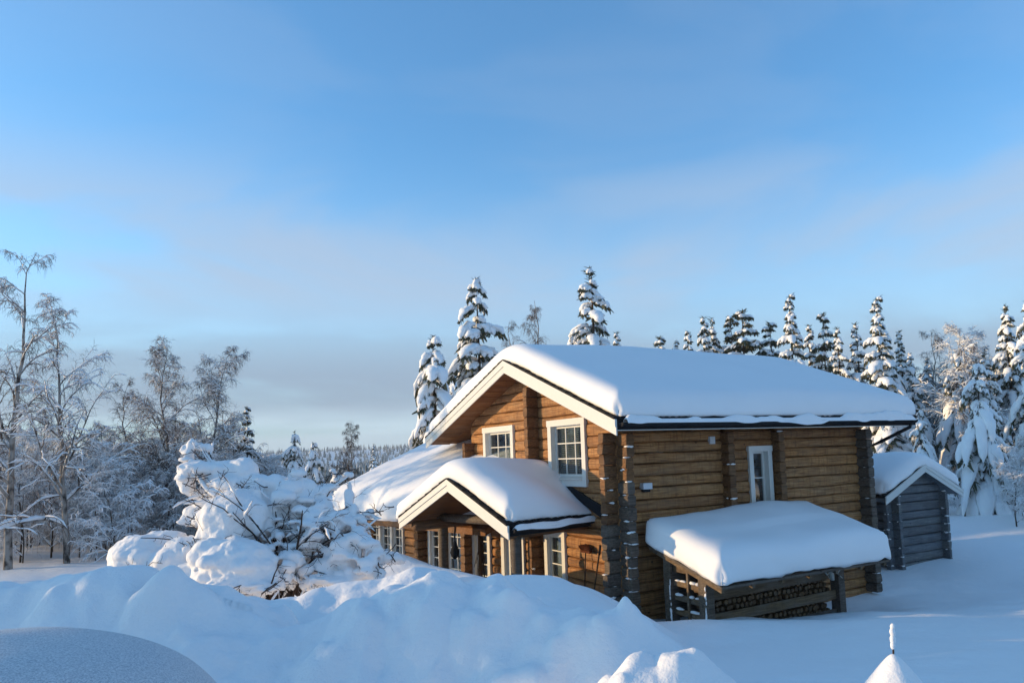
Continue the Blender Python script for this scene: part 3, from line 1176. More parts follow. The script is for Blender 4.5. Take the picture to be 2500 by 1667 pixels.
def snow_slab(name, dom, zfun, th, parent, M=None, seed=1, step=0.16, amp=0.03, lumpy=0.9, mat=None, corner=0.30, dscale=1.0, ragged=0.012, edge=0.06, thfun=None, blocky=False):
    """thick snow lying on a roof: rounded rims, slightly overhanging sides"""
    a0, a1, b0, b1 = dom
    prof = [(0.03, 0.0), (-0.01, 0.05), (-0.035, 0.16), (-0.045, 0.32), (-0.03, 0.48), (0.005, 0.62), (0.06, 0.74), (0.14, 0.84), (0.25, 0.915), (0.38, 0.962), (0.54, 0.99), (0.7, 1.0)]
    if blocky:
        prof = [(0.04, 0.0), (0.0, 0.04), (-0.02, 0.12), (-0.03, 0.25), (-0.025, 0.40), (-0.01, 0.55), (0.015, 0.68), (0.05, 0.79), (0.10, 0.88), (0.17, 0.945), (0.28, 0.985), (0.42, 1.0)]
    d = np.array([p[0] for p in prof]) * dscale * (th / 0.55) ** 0.6
    hh = np.array([p[1] for p in prof])
    K = len(prof)

    def axis(lo, hi):
        inner = np.linspace(lo + d[-1], hi - d[-1], max(3, int((hi - lo - 2 * d[-1]) / step) + 2))[1:-1]
        pos = np.concatenate([lo + d, inner, (hi - d)[::-1]])
        n = len(pos)
        ring = np.minimum(np.arange(n), np.arange(n)[::-1])
        return pos, np.minimum(ring, K - 1)
    pa, ra = axis(a0, a1)
    pb, rb = axis(b0, b1)
    Aa, Bb = np.meshgrid(pa, pb, indexing='ij')
    Rg = np.minimum(ra[:, None], rb[None, :])
    # rounded plan corners
    ca = np.minimum(Aa - a0, a1 - Aa)
    cb = np.minimum(Bb - b0, b1 - Bb)
    R = corner
    x = np.clip((R - ca) / R, 0, 1.3)
    y = np.clip((R - cb) / R, 0, 1.3)
    m = (x > 0) & (y > 0)
    nx_ = x * np.sqrt(np.clip(1 - y * y / 2, 0.2, 1))
    ny_ = y * np.sqrt(np.clip(1 - x * x / 2, 0.2, 1))
    sa = np.where(Aa < (a0 + a1) / 2, 1, -1)
    sb = np.where(Bb < (b0 + b1) / 2, 1, -1)
    Aa = np.where(m, Aa + sa * (x - nx_) * R, Aa)
    Bb = np.where(m, Bb + sb * (y - ny_) * R, Bb)
    P = np.stack([Aa, Bb, 0 * Aa], -1)
    hfac = hh[Rg]
    thick = th * (1 + 0.10 * vnoise(P, 0.45, seed))
    if thfun is not None:
        thick = thick * thfun(Aa, Bb)
    Z = zfun(np.clip(Aa, a0, a1), np.clip(Bb, b0, b1)) + thick * hfac
    Z = Z + hfac * amp * fbm(P, lumpy, 3, seed + 5)
    # ragged lower rim and dented sides
    Q = np.stack([Aa * 1.0, Bb, hfac * th * 1.5], -1)
    side = (Rg < 6)
    wob = edge * fbm(Q, 1.1, 3, seed + 9) * side * np.where(Rg == 0, 0.3, 1)
    Aa = Aa + np.where(ra[:, None] <= rb[None, :], sa, 0) * wob
    Bb = Bb + np.where(rb[None, :] <= ra[:, None], sb, 0) * wob
    Z = Z + np.where(Rg <= 1, ragged * fbm(Q, 4.0, 2, seed + 13), 0) + np.where(Rg == 0, 0.045, 0)
    n, mm = Aa.shape
    idx = np.arange(n * mm).reshape(n, mm)
    q = np.stack([idx[:-1, :-1], idx[1:, :-1], idx[1:, 1:], idx[:-1, 1:]], -1).reshape(-1, 4)
    V = np.stack([Aa, Bb, Z], -1).reshape(-1, 3)
    me = make_mesh(name, V, [q], True)
    return obj(name, me, mat or ROOFSNOW, parent, M)


def smin(a, b, k):
    return -smax(-a, -b, k)


def main_roof_z(u, v):
    return smin(EAVE_Z + SL_R * (v - RE), EAVE_Z + SL_L * (LE - v), 0.5) + 0.02


snow_slab('snow_cover', (UF + 0.05, UB + 0.06, RE + 0.0, LE + 0.02), main_roof_z, 0.57, roof, seed=3, amp=0.02, lumpy=0.5, step=0.2, edge=0.03, corner=0.14, blocky=True, dscale=1.25)

# ---- annex: porch and veranda wing, turned a little from the house
PF, PKV, PRV, PLV = -2.66, 0.66, -1.42, 2.72     # porch front, ridge, right and left eave in the annex frame
PZ, PZE = 2.93, 2.00
WIN_A = [(2.56, 3.34, -0.2, 1.62), (1.22, 2.12, -0.5, 1.62), (3.70, 4.62, -0.5, 1.62), (4.72, 5.56, -0.2, 1.62), (6.98, 9.02, 0.35, 1.56)]
ANX = courses(-0.45, 1.9, 12)
for z, h in ANX:
    segs = [(0.80, 9.3)]
    for a, b, c, d in WIN_A:
        if z + h > c + 0.02 and z < d - 0.02:
            segs = cut(segs, a + 0.03, b - 0.03)
    for s, e in segs:
        add_log((0, s, z), (0, 1), e - s, h, base=AN)
    fill_round(z, h, [(a + 0.03, b - 0.03, c, d) for a, b, c, d in WIN_A], lambda s_, zz, L_, h2: add_log((0, s_, zz), (0, 1), L_, h2, base=AN))
    for vc in (3.48, 5.82):
        add_log_end((0, vc, z), (0, 1), 0.32, h, 0.22, base=AN)
    # short return wall of the wing
    add_log((0, 9.3, z), (1, 0), 3.2, h, base=AN)
window(frame((0, 2.60, -0.25), (0, 1), AN), 0.78, 1.85, 1, 5, casing=0.11, sill=False, curtain=2, rec=0.04)
window(frame((0, 4.72, -0.25), (0, 1), AN), 0.84, 1.85, 2, 5, casing=0.11, sill=False, rec=0.04)
window(frame((0, 6.96, 0.35), (0, 1), AN), 0.72, 1.24, 2, 4, casing=0.06, sill=False, rec=0.05, curtain=2)
window(frame((0, 7.68, 0.35), (0, 1), AN), 0.72, 1.24, 2, 4, casing=0.06, sill=False, rec=0.05, curtain=2)
window(frame((0, 8.40, 0.35), (0, 1), AN), 0.72, 1.24, 2, 4, casing=0.06, sill=False, rec=0.05, curtain=2)
d1 = window(frame((0, 3.70, -0.45), (0, 1), AN), 0.92, 2.06, 2, 6, casing=0.08, sill=False, rec=0.02, name='glazed_door', curtain=2)
MB().box(0.36, 0.38, 0.015, 0.045, 0.95, 1.12).build('handle', GUTTER, d1)
d2 = window(frame((0, 1.22, -0.45), (0, 1), AN), 0.90, 2.06, 1, 4, casing=0.12, sill=False, rec=0.05, name='entrance_door', sash=0.14)
MB().box(0.22, 0.24, -0.02, 0.03, 0.95, 1.10).build('handle', GUTTER, d2)

pslR = (PZ - PZE) / (PKV - PRV)
pslL = (PZ - PZE) / (PLV - PKV)
porch = gable_profile_slab(PF + 0.03, 0.35, PRV + 0.03, PKV, PLV - 0.03, PZE - 0.06, PZ - 0.05, PZE - 0.06, 0.12, 'porch_roof', SOFFIT, house, AN)
tile_sheet(PF, 0.1, PRV, PZE, PKV, PZ, 'tile_sheet', porch, pitch=0.2, amp=0.04)
tile_sheet(PF, 0.3, PLV, PZE, PKV, PZ, 'tile_sheet', porch, pitch=0.2, amp=0.04)
for va in (PRV - 0.02, PLV + 0.02):
    bargeboard(PF, va, PZE - 0.005, PKV, PZ - 0.005, 0.13, porch, th=0.05)
    bargeboard(PF, va, PZE - 0.130, PKV, PZ - 0.130, 0.15, porch, th=0.028)
for va in (PRV, PLV):
    rake_tiles(PF - 0.02, va, PZE, PKV, PZ, porch)
pg = half_pipe(MB(), (PF + 0.04, PRV - 0.08, PZE - 0.08), (-0.10, PRV - 0.08, PZE - 0.08), 0.075).build('gutter', GUTTER, porch, smooth=True)
gutter_snow((PF + 0.06, PRV - 0.08, PZE - 0.085), (-0.14, PRV - 0.08, PZE - 0.085), 0.07, 9, pg, amp=1.2)
MB().box(PF + 0.04, -0.1, PRV, PRV + 0.025, PZE - 0.22, PZE - 0.035).build('fascia', GUTTER, porch)
# dark flashing where the porch roof meets the gable
MB().add([(-0.07, 0.55, 1.98), (-0.07, 3.3, 3.02), (-0.07, 3.3, 3.12), (-0.07, 0.55, 2.24), (0.05, 0.55, 1.98), (0.05, 3.3, 3.02), (0.05, 3.3, 3.12), (0.05, 0.55, 2.24)],
         [(0, 1, 2, 3), (0, 3, 7, 4), (3, 2, 6, 7), (1, 0, 4, 5)]).build('flashing', GUTTER, porch, matrix=AN.inverted())


def porch_z(u, v):
    return smin(PZE + pslR * (v - PRV), PZE + pslL * (PLV - v), 0.45) + 0.02


snow_slab('snow_cover', (PF + 0.05, 0.30, PRV + 0.03, PLV + 0.35), porch_z, 0.52, porch, seed=11, amp=0.03, lumpy=0.8, step=0.12, corner=0.12, blocky=True, dscale=1.6, edge=0.03,
          thfun=lambda u, v: 1 - 0.85 * sstep(-1.9, 0.1, u) * sstep(0.9, -1.3, v))
# porch frame
for (pu, pv, r) in ((-2.28, -1.18, 0.115), (-1.62, 2.45, 0.125)):
    pts = [(pu, pv, z) for z in (-0.5, 0.2, 0.9, 1.5, PZE - 0.14)]
    MB().tube(pts, [r * 1.05, r, r * 0.97, r * 1.0, r * 0.98], 12).build('porch_post', GREYWOOD, house, smooth=True, matrix=AN)
for pv, r in ((-1.2, 0.10), (2.32, 0.12)):
    MB().tube([(PF + 0.13, pv, PZE - 0.20), (-1.3, pv, PZE - 0.20), (0.1, pv, PZE - 0.20)], [r, r * 1.03, r], 12).build('porch_beam', LOGEND, house, smooth=True, matrix=AN)
MB().tube([(PF + 0.10, PKV, PZ - 0.28), (-1.2, PKV, PZ - 0.28), (0.1, PKV, PZ - 0.28)], [0.085] * 3, 12).build('ridge_beam', LOGEND, house, smooth=True, matrix=AN)
MB().tube([(-1.75, PRV + 0.25, PZE - 0.06), (-1.75, 0.6, PZE - 0.05), (-1.72, PLV - 0.3, PZE - 0.06)], [0.10, 0.105, 0.10], 12).build('tie_beam', GREYWOOD, house, smooth=True, matrix=AN)
# veranda wing roof: one long slope down to the eave, gable end on the left
WE, WEZ, WS, WL = -1.02, 1.62, 0.41, 10.1
wing = MB()
wv0, wv1, wr = PLV - 1.2, WL, 4.2
zr = WEZ + WS * (wr - WE)
V = [(WE, wv0, WEZ), (wr, wv0, zr), (wr + 3.0, wv0, zr - 1.2), (WE, wv1, WEZ), (wr, wv1, zr), (wr + 3.0, wv1, zr - 1.2)]
V += [(x, y, z - 0.16) for x, y, z in V]
wing.add(V, [(0, 1, 4, 3), (1, 2, 5, 4), (6, 9, 10, 7), (7, 10, 11, 8), (0, 3, 9, 6), (2, 8, 11, 5)], [(3, 4, 10), (3, 10, 9), (4, 5, 11), (4, 11, 10), (0, 7, 1), (0, 6, 7)])
wing_roof = wing.build('wing_roof', SOFFIT, house, matrix=AN)
MB().box(WE - 0.03, WE, wv0 + 1.25, WL, WEZ - 0.14, WEZ + 0.02).build('fascia', LOGEND, wing_roof)


def wing_z(u, v):
    return smin(WEZ + WS * (u - WE), zr - 0.4 * (u - wr), 0.5) + 0.02 - 0.02 * np.clip(v - 4, 0, 9)


snow_slab('snow_cover', (WE - 0.06, wr + 2.9, wv0 + 0.6, WL + 0.05), wing_z, 1.05, wing_roof, seed=23, amp=0.05, lumpy=0.5, step=0.15, corner=0.5, edge=0.08)

# small fittings on the long wall
vent = MB().box(0, 0.15, -0.01, 0.075, 0, 0.17)
vent = vent.build('wall_vent', GREYBOX, house, matrix=frame((2.74, 0, 3.50), (-1, 0)))
for k in range(4):
    MB().box(0.02, 0.13, 0.075, 0.085, 0.02 + k * 0.037, 0.04 + k * 0.037).build('louvre', WHITE, vent)
lamp = MB().box(0, 0.24, 0.0, 0.14, 0.0, 0.13).build('wall_lamp', GREYBOX, house, matrix=frame((0.80, 0, 2.58), (-1, 0)))
MB().box(0.03, 0.21, 0.01, 0.10, -0.06, -0.001).build('lamp_lens', GUTTER, lamp)
MB().tube([(0.24, 0.045, 0.02), (0.5, 0.045, 0.0), (0.72, 0.045, 0.02)], [0.008] * 3, 5).build('cable', GUTTER, lamp)


# things leaning on and hanging by the house
def hp(u, v, z, annex=False):
    p = Vector((u, v, z))
    if annex:
        p = AN @ p
    return Vector(W(p[0], p[1], p[2]))


br = thing('broom', 'upturned broom with dark red bristles leaning on the log wall', 'broom', tuple(hp(-0.10, 1.15, 0)), HROT)
MB().tube([(-0.12, 0.02, -0.3), (-0.08, 0.0, 0.5), (-0.04, -0.02, 1.22)], [0.014] * 3, 8).build('handle', STICK, br, smooth=True)
hb = MB()
hb.box(-0.06, 0.0, -0.20, 0.16, 1.20, 1.25)
rr = np.random.default_rng(4)
N = 260
px = rr.uniform(-0.2, 0.16, N)
Pb = np.stack([np.stack([rr.uniform(-0.06, 0.0, N), px, np.full(N, 1.245)], -1),
               np.stack([rr.uniform(-0.10, 0.03, N), px * 1.15 + rr.uniform(-.02, .02, N), 1.245 + 0.13 * np.cos(px * 5) + rr.uniform(-.03, .02, N)], -1)], 1)
v_, q_ = tubes(Pb, np.full((N, 2), 0.006), 3)
hb.add(v_, q_)
hb.build('bristle_head', BROOM, br)
sp = thing('ski_pole', 'thin dark pole leaning against the corner logs', 'pole', tuple(hp(-0.3, 0.5, 0)), HROT)
MB().tube([(-0.15, 0.15, -0.2), (-0.05, 0.02, 0.55), (0.02, -0.13, 1.35)], [0.013, 0.015, 0.02], 8).build('shaft', STICK, sp, smooth=True)
MB().tube([(0.015, -0.115, 1.25), (0.03, -0.145, 1.45)], [0.026, 0.024], 8).build('grip', GUTTER, sp, smooth=True)

p = hp(-2.3, 0.98, 0, True)
hang = thing('hanging_feeder', 'black bundle hanging on a hook under the porch beam', 'bundle', tuple(p), HROT + AN_ANG)
prof = [(0.0, 1.78), (0.012, 1.74), (0.02, 1.62), (0.022, 1.52), (0.045, 1.44), (0.085, 1.33), (0.105, 1.25), (0.085, 1.18), (0.04, 1.13), (0.0, 1.12)]
ns = 12
V = [(r * math.cos(a) * (1 + 0.12 * math.sin(3 * a + i)), r * math.sin(a), z + 0.02 * math.sin(5 * a) * (i > 5)) for i, (r, z) in enumerate(prof) for a in [2 * math.pi * k / ns for k in range(ns)]]
q = [(i * ns + k, i * ns + (k + 1) % ns, (i + 1) * ns + (k + 1) % ns, (i + 1) * ns + k) for i in range(len(prof) - 1) for k in range(ns)]
MB().add(V, q).build('sack', BLACK, hang, smooth=True)
MB().tube([(0.02, 0.03, 1.86), (0.0, 0.0, 1.76)], [0.006, 0.006], 5).build('hook', GUTTER, hang)
MB().tube([(-0.02, -0.03, 1.86), (0.0, 0.0, 1.76)], [0.006, 0.006], 5).build('hook', GUTTER, hang)
p = hp(-0.35, 2.62, 0, True)
tw = thing('twig_bundle', 'dark bundle of hanging twigs beside the porch window', 'twigs', tuple(p), HROT)
N = 46
t = np.linspace(0, 1, 6)
x0 = rr.normal(0, 0.03, N)
Pb = np.zeros((N, 6, 3))
Pb[:, :, 0] = x0[:, None] + rr.normal(0, 0.07, N)[:, None] * t ** 2
Pb[:, :, 1] = rr.normal(0, 0.03, N)[:, None] + rr.normal(0, 0.10, N)[:, None] * t ** 2
Pb[:, :, 2] = 1.62 - (rr.uniform(1.0, 1.9, N)[:, None]) * t
v_, q_ = tubes(Pb, np.full((N, 6), 0.008), 4)
MB().add(v_, q_).build('twig', STICK, tw)
MB().tube([(0, 0, 1.75), (0, 0, 1.6)], [0.03, 0.04], 8).build('binding', STICK, tw)

# ------------------------------------------------------------------ wood store
WU0, WU1, WV0, WV1 = 0.45, 5.48, -2.45, -0.25       # roof in house coordinates
ws_org = W(WU0, WV0, 0)
store = thing('wood_store', 'open firewood store under a thick slab of snow', 'wood store', tuple(ws_org), HROT)
SU, SV = WU1 - WU0, WV1 - WV0
ZF, ZB = 0.86, 1.46
sl = (ZB - ZF) / SV
rf = MB()
V = [(0.04, 0.04, ZF), (SU - 0.04, 0.04, ZF), (SU - 0.04, SV, ZB), (0.04, SV, ZB)]
V += [(x, y, z - 0.05) for x, y, z in V]
rf.add(V, [(0, 1, 2, 3), (7, 6, 5, 4), (0, 4, 5, 1), (1, 5, 6, 2), (2, 6, 7, 3), (3, 7, 4, 0)])
srf = rf.build('roof', GREYWOOD, store)
for k in range(7):
    x = 0.1 + k * (SU - 0.25) / 6
    MB().bar((x, 0.08, ZF - 0.09), (x, SV - 0.04, ZB - 0.09), 0.07, 0.07).build('rafter', BOARDWOOD, srf)


def store_z(u, v):
    return ZF + sl * v + 0.01 + 0.05 * np.exp(-((u - 2.9) / 1.5) ** 2) * (v > 1)


snow_slab('snow_cover', (0.0, SU + 0.02, 0.0, SV + 0.05), store_z, 0.62, srf, seed=41, amp=0.05, lumpy=0.6, step=0.13, corner=0.16, edge=0.05, ragged=0.035, dscale=1.0, blocky=True,
          thfun=lambda u, v: 1.0 - 0.10 * sstep(0.2, 2.2, v) * sstep(4.2, 1.0, u))
# corner posts made of two planks each
PV0, PV1, PU0, PU1 = 0.62, 1.65, 0.28, SU - 1.0
for (pu, pv, zt) in ((PU0, PV0, ZF + sl * PV0), (PU0, PV1, ZF + sl * PV1), (PU1, PV0 - 0.05, ZF + sl * PV0), (PU1, PV1, ZF + sl * PV1)):
    MB().box(pu - 0.07, pu + 0.08, pv - 0.02, pv + 0.025, -0.9, zt - 0.06).build('post_plank', GREYWOOD, store)
    MB().box(pu - 0.115, pu - 0.07, pv - 0.02, pv + 0.20, -0.9, zt - 0.05).build('post_plank', GREYWOOD, store)
# front rails and end rails
for z, hh, m in ((0.60, 0.19, BOARDWOOD), (0.15, 0.19, BOARDWOOD), (-0.24, 0.17, GREYWOOD)):
    MB().bar((PU0 + 0.08, PV0 + 0.05, z - 0.02), (PU1 - 0.07, PV0 + 0.03, z + 0.02), 0.03, hh).build('rail', m, store)
for z in (0.98, 0.70, 0.42, 0.14, -0.12):
    MB().bar((PU0 - 0.02, PV0 + 0.2, z), (PU0 - 0.02, PV1 - 0.02, z + 0.02), 0.03, 0.12).build('rail', BOARDWOOD, store)
MB().bar((PU0 - 0.06, PV0 + 0.55, -0.6), (PU0 - 0.06, PV0 + 0.55, 1.05), 0.05, 0.05, (1, 0, 0)).build('batten', BOARDWOOD, store)
for z in (0.95, 0.3):
    MB().bar((PU0, PV1 + 0.06, z), (PU1, PV1 + 0.06, z), 0.03, 0.5).build('back_board', GREYWOOD, store)
for pv in (PV0 - 0.02, PV1 - 0.02):
    C = np.array([(PU0 - 0.13, pv + LR.uniform(0, .03), LR.uniform(-0.1, 0.75)) for _ in range(16)])
    AX = np.array([np.diag((0.012, 0.016, LR.uniform(.03, .09))) for _ in range(16)])
    v_, q_, t_ = lumps(C, AX, 6, 4, 0.2, 3)
    obj('rime', make_mesh('rime', v_, [q_, t_], True), SNOW, store)
C = np.array([(PU0 - 0.03, LR.uniform(PV0 + .25, PV1 - .1), z + 0.075) for z in (0.70, 0.42, 0.14) for _ in range(4)])
AX = np.array([np.diag((0.05, LR.uniform(.06, .14), LR.uniform(.02, .035))) for _ in range(len(C))])
v_, q_, t_ = lumps(C, AX, 8, 4, 0.2, 5)
obj('rail_snow', make_mesh('rail_snow', v_, [q_, t_], True), SNOW, store)

# split firewood stacked inside
fw_rng = random.Random(8)
FWM = []
for k in range(6):
    n = 6
    a0 = fw_rng.uniform(0, 6)
    pr = [(fw_rng.uniform(0.7, 1.05) * math.cos(a0 + 2 * math.pi * i / n), fw_rng.uniform(0.7, 1.05) * math.sin(a0 + 2 * math.pi * i / n)) for i in range(n)]
    V = [(0.06 * x, y_, 0.06 * z) for y_ in (0, 0.42) for x, z in pr]
    q = [(i, (i + 1) % n, n + (i + 1) % n, n + i) for i in range(n)]
    me = make_mesh('firewood_log', V, [np.array(q), np.array([list(range(n))[::-1], list(range(n, 2 * n))])], False)
    me.materials.append(FIREWOOD)
    FWM.append(me)
k = 0
for row in range(9):
    for i in range(30):
        if k >= 260:
            break
        o = bpy.data.objects.new('firewood_log', FWM[fw_rng.randrange(6)])
        COL.objects.link(o)
        lx = PU0 + 0.16 + i * 0.128 + fw_rng.uniform(-.015, .015) + (0.06 if row % 2 else 0)
        if lx > PU1 - 0.15:
            o_ok = False
            bpy.data.objects.remove(o)
            continue
        lz = -0.30 + row * 0.112
        ly = PV0 + 0.14 + fw_rng.uniform(0, 0.07)
        o.location = hp(WU0 + lx, WV0 + ly, lz)
        o.rotation_euler = (0, fw_rng.uniform(0, 6.28), HROT)
        o.scale = (1, 1, 1)
        tag(o, 'split firewood log stacked behind the wood store rails', 'firewood', 'firewood stacked in the wood store')
        k += 1

# antlers hung under the eave of the store
an = thing('antlers', 'pale reindeer antlers hung on the wood store front', 'antlers', tuple(hp(WU0 + 3.6, WV0 + 0.5, 0.72)), HROT)
for s in (-1, 1):
    MB().tube([(0.03 * s, 0, 0), (0.16 * s, -0.05, -0.07), (0.26 * s, -0.06, 0.02), (0.30 * s, -0.05, 0.18), (0.24 * s, -0.03, 0.30)], [0.022, 0.02, 0.018, 0.015, 0.006], 6).build('antler', ANTLER, an, smooth=True)
    for (a, b) in (((0.16 * s, -0.05, -0.07), (0.18 * s, -0.16, -0.16)), ((0.27 * s, -0.06, 0.06), (0.36 * s, -0.12, 0.10)), ((0.29 * s, -0.05, 0.2), (0.38 * s, -0.08, 0.28))):
        MB().tube([a, tuple((np.array(a) + np.array(b)) / 2 + [0, -.01, -.01]), b], [0.014, 0.012, 0.005], 5).build('tine', ANTLER, an, smooth=True)
MB().tube([(0, 0.02, 0.06), (0, -0.02, -0.04), (0, -0.06, -0.20)], [0.05, 0.06, 0.03], 8).build('skull', ANTLER, an, smooth=True)

# ------------------------------------------------------------------ grey shed
SHU, SHV = 11.54, 1.64
shed = thing('grey_shed', 'small grey weathered board shed with white bargeboards and snowy roof', 'shed', tuple(W(SHU, SHV, -0.35)), HROT)
SHW, SHD = 2.62, 3.0
SP, SPZ, SEZ = SHW / 2 - 0.02, 3.02, 2.12
SHL, SHR = -0.78, SHW + 0.62
sr = random.Random(3)
z = -0.27
while z < 2.9:
    h = sr.uniform(0.24, 0.30)
    a, b = 0.0, SHW
    slope_ = (SPZ - SEZ) / (SP - SHL)
    zu = z + 0.12
    a = max(a, SP - (SPZ - 0.15 - z) / slope_)
    b = min(b, SP + (SPZ - 0.15 - z) / slope_)
    if b - a > 0.3:
        a2 = max(0.0, SP - (SPZ - 0.15 - z - h) / slope_)
        b2 = min(SHW, SP + (SPZ - 0.15 - z - h) / slope_)
        tc = (max(0, a2 - a), max(0, b - b2)) if (a2 > a or b2 < b) else None
        add_log((b, 0, z), (-1, 0), b - a, h, mat=SHEDWOOD, parent=shed, topcut=(tc[1], tc[0]) if tc else None, bulge=0.02, name='board')
    if z + h < 2.25:
        add_log((0, 0, z), (0, 1), SHD, h, mat=SHEDWOOD, parent=shed, bulge=0.02, name='board')
        add_log((SHW, SHD, z), (0, -1), SHD, h, mat=SHEDWOOD, parent=shed, bulge=0.02, name='board')
        add_log((0, SHD, z), (1, 0), SHW, h, mat=SHEDWOOD, parent=shed, bulge=0.02, name='board')
        add_log_end((0.07, 0, z), (-1, 0), 0.24, h, 0.14, mat=SHEDWOOD, parent=shed, cap=0.8)
        add_log_end((SHW - 0.07, 0, z), (-1, 0), 0.24, h, 0.14, mat=SHEDWOOD, parent=shed, cap=0.8)
        add_log_end((0, 0.07, z), (0, 1), 0.24, h, 0.14, mat=SHEDWOOD, parent=shed, cap=0.6)
    z += h
# roof runs back along v: build it with the gable helper turned a quarter
QT = Matrix.Rotation(math.radians(90), 4, 'Z')      # its u axis is our v axis; its v axis is -u


def shed_slab():
    return gable_profile_slab(-0.33, SHD + 0.3, -SHR, -SP, -SHL, SEZ - 0.05, SPZ - 0.04, SEZ - 0.05, 0.10, 'roof', SHEDWOOD, shed, QT)


srf2 = shed_slab()
tile_sheet(-0.36, SHD + 0.32, -SHR, SEZ, -SP, SPZ, 'tile_sheet', srf2)
tile_sheet(-0.36, SHD + 0.32, -SHL, SEZ, -SP, SPZ, 'tile_sheet', srf2)
for va in (-SHR - 0.02, -SHL + 0.02):
    bargeboard(-0.36, va, SEZ - 0.0, -SP, SPZ - 0.0, 0.11, srf2, th=0.045)
    bargeboard(-0.36, va, SEZ - 0.11, -SP, SPZ - 0.11, 0.13, srf2, th=0.026)


def shed_z(u, v):
    s = (SPZ - SEZ) / (SP - SHL)
    return smin(SEZ + s * (v + SHR), SEZ + s * (-SHL - v), 0.4) + 0.02


snow_slab('snow_cover', (-0.36, SHD + 0.35, -SHR, -SHL), shed_z, 0.50, srf2, seed=61, amp=0.03, step=0.14)

# ------------------------------------------------------------------ mound by the camera, stake
mp_ = at(-40, 1640, 4.3)
mound = thing('snow_mound', 'smooth frosted snow mound with a thin dark edge, beside the ploughed bank', 'snow mound', (mp_[0], mp_[1], 1.33))
nu_, nv_ = 90, 40
th_ = np.linspace(0, 2 * math.pi, nu_, endpoint=False)
ph_ = np.linspace(0, 1, nv_)
PHI, TH = np.meshgrid(ph_, th_, indexing='ij')
rx, ry, rz = 1.42, 1.15, 1.13
X = rx * np.sin(PHI * math.pi / 2) ** 0.95 * np.cos(TH)
Y = ry * np.sin(PHI * math.pi / 2) ** 0.95 * np.sin(TH)
Z = rz * np.cos(PHI * math.pi / 2) ** 0.62
Pm = np.stack([X, Y, Z], -1)
Z = Z + 0.02 * fbm(Pm, 1.2, 2, 4)
idx = np.arange(nv_ * nu_).reshape(nv_, nu_)
nxt = np.roll(idx, -1, axis=1)
q = np.stack([idx[:-1], idx[1:], nxt[1:], nxt[:-1]], -1).reshape(-1, 4)
obj('snow_cap', make_mesh('snow_cap', np.stack([X, Y, Z], -1).reshape(-1, 3), [q], True), FROSTSNOW, mound)

st = thing('garden_stake', 'thin stake topped with snow on a small snow cone', 'stake', (CONE_P[0], CONE_P[1], CONE_P[2] - 0.3))
MB().tube([(0, 0, 0), (0.0, 0, 0.3), (0.005, 0, 0.40)], [0.010, 0.009, 0.008], 6).build('stick', STICK, st, smooth=True)
C = np.array([(0.0, 0, 0.37), (0.004, 0, 0.42), (0.006, 0, 0.48), (0.010, 0, 0.53)])
AX = np.array([np.diag((0.022, 0.02, 0.035)), np.diag((0.026, 0.024, 0.04)), np.diag((0.027, 0.025, 0.04)), np.diag((0.022, 0.02, 0.03))])
v_, q_, t_ = lumps(C, AX, 10, 6, 0.1, 5)
obj('snow_cap', make_mesh('snow_cap', v_, [q_, t_], True), SNOW, st)


# ------------------------------------------------------------------ trees
def grow(P, Rd, k, t0, t1, ang0, ang1, len_fn, n, r_fac, droop, rng, wob=0.12, up=0.0, rmin=0.004, r_end=0.35):
    """k children on every parent curve; returns curves (B*k,n,3) and radii"""
    B, m, _ = P.shape
    par = np.repeat(np.arange(B), k)
    N = B * k
    t = (np.tile((np.arange(k) + 0.5) / k, B) + rng.uniform(-.5, .5, N) / k) * (t1 - t0) + t0
    x = np.clip(t, 0, 0.999) * (m - 1)
    i = x.astype(int)
    f = (x - i)[:, None]
    p0 = P[par, i] * (1 - f) + P[par, i + 1] * f
    tan = P[par, i + 1] - P[par, i]
    tan /= np.linalg.norm(tan, axis=1, keepdims=True) + 1e-9
    r0 = (Rd[par, i] * (1 - f[:, 0]) + Rd[par, i + 1] * f[:, 0])
    rv = rng.normal(size=(N, 3))
    perp = np.cross(tan, rv)
    perp /= np.linalg.norm(perp, axis=1, keepdims=True) + 1e-9
    a = rng.uniform(ang0, ang1, N)[:, None]
    d = np.cos(a) * tan + np.sin(a) * perp
    d[:, 2] += up
    d /= np.linalg.norm(d, axis=1, keepdims=True) + 1e-9
    L = len_fn(t, par, N)
    out = np.zeros((N, n, 3))
    out[:, 0] = p0
    seg = (L / (n - 1))[:, None]
    for j in range(1, n):
        d = d + rng.normal(size=(N, 3)) * wob
        d[:, 2] -= droop * (j / (n - 1)) if np.isscalar(droop) else droop[:, ] * (j / (n - 1))
        d /= np.linalg.norm(d, axis=1, keepdims=True) + 1e-9
        out[:, j] = out[:, j - 1] + d * seg
    rr_ = np.maximum(r0 * r_fac, rmin)[:, None] * np.linspace(1, r_end, n)[None, :]
    return out, np.maximum(rr_, rmin * 0.5), t, par


def snow_on(P, Rd, rng, keep, base, fac, sides=5, lift=0.6):
    """snow lying along the top of branches"""
    sel = rng.random(len(P)) < keep
    P, Rd = P[sel], Rd[sel]
    if len(P) == 0:
        return np.zeros((0, 3)), np.zeros((0, 4), int)
    T = np.gradient(P, axis=1)
    T /= np.linalg.norm(T, axis=2, keepdims=True) + 1e-9
    hor = np.clip(1.25 * np.sqrt(np.clip(1 - T[..., 2] ** 2, 0, 1)) - 0.2, 0, 1)
    lump = 0.55 + 0.75 * rng.random(P.shape[:2])
    th = (base + fac * Rd) * hor * lump
    th[:, 0] *= 0.5
    th[:, -1] *= 0.35
    Q = P.copy()
    Q[..., 2] += Rd * lift + th * 0.55
    return tubes(Q, np.maximum(th, 0.001), sides)


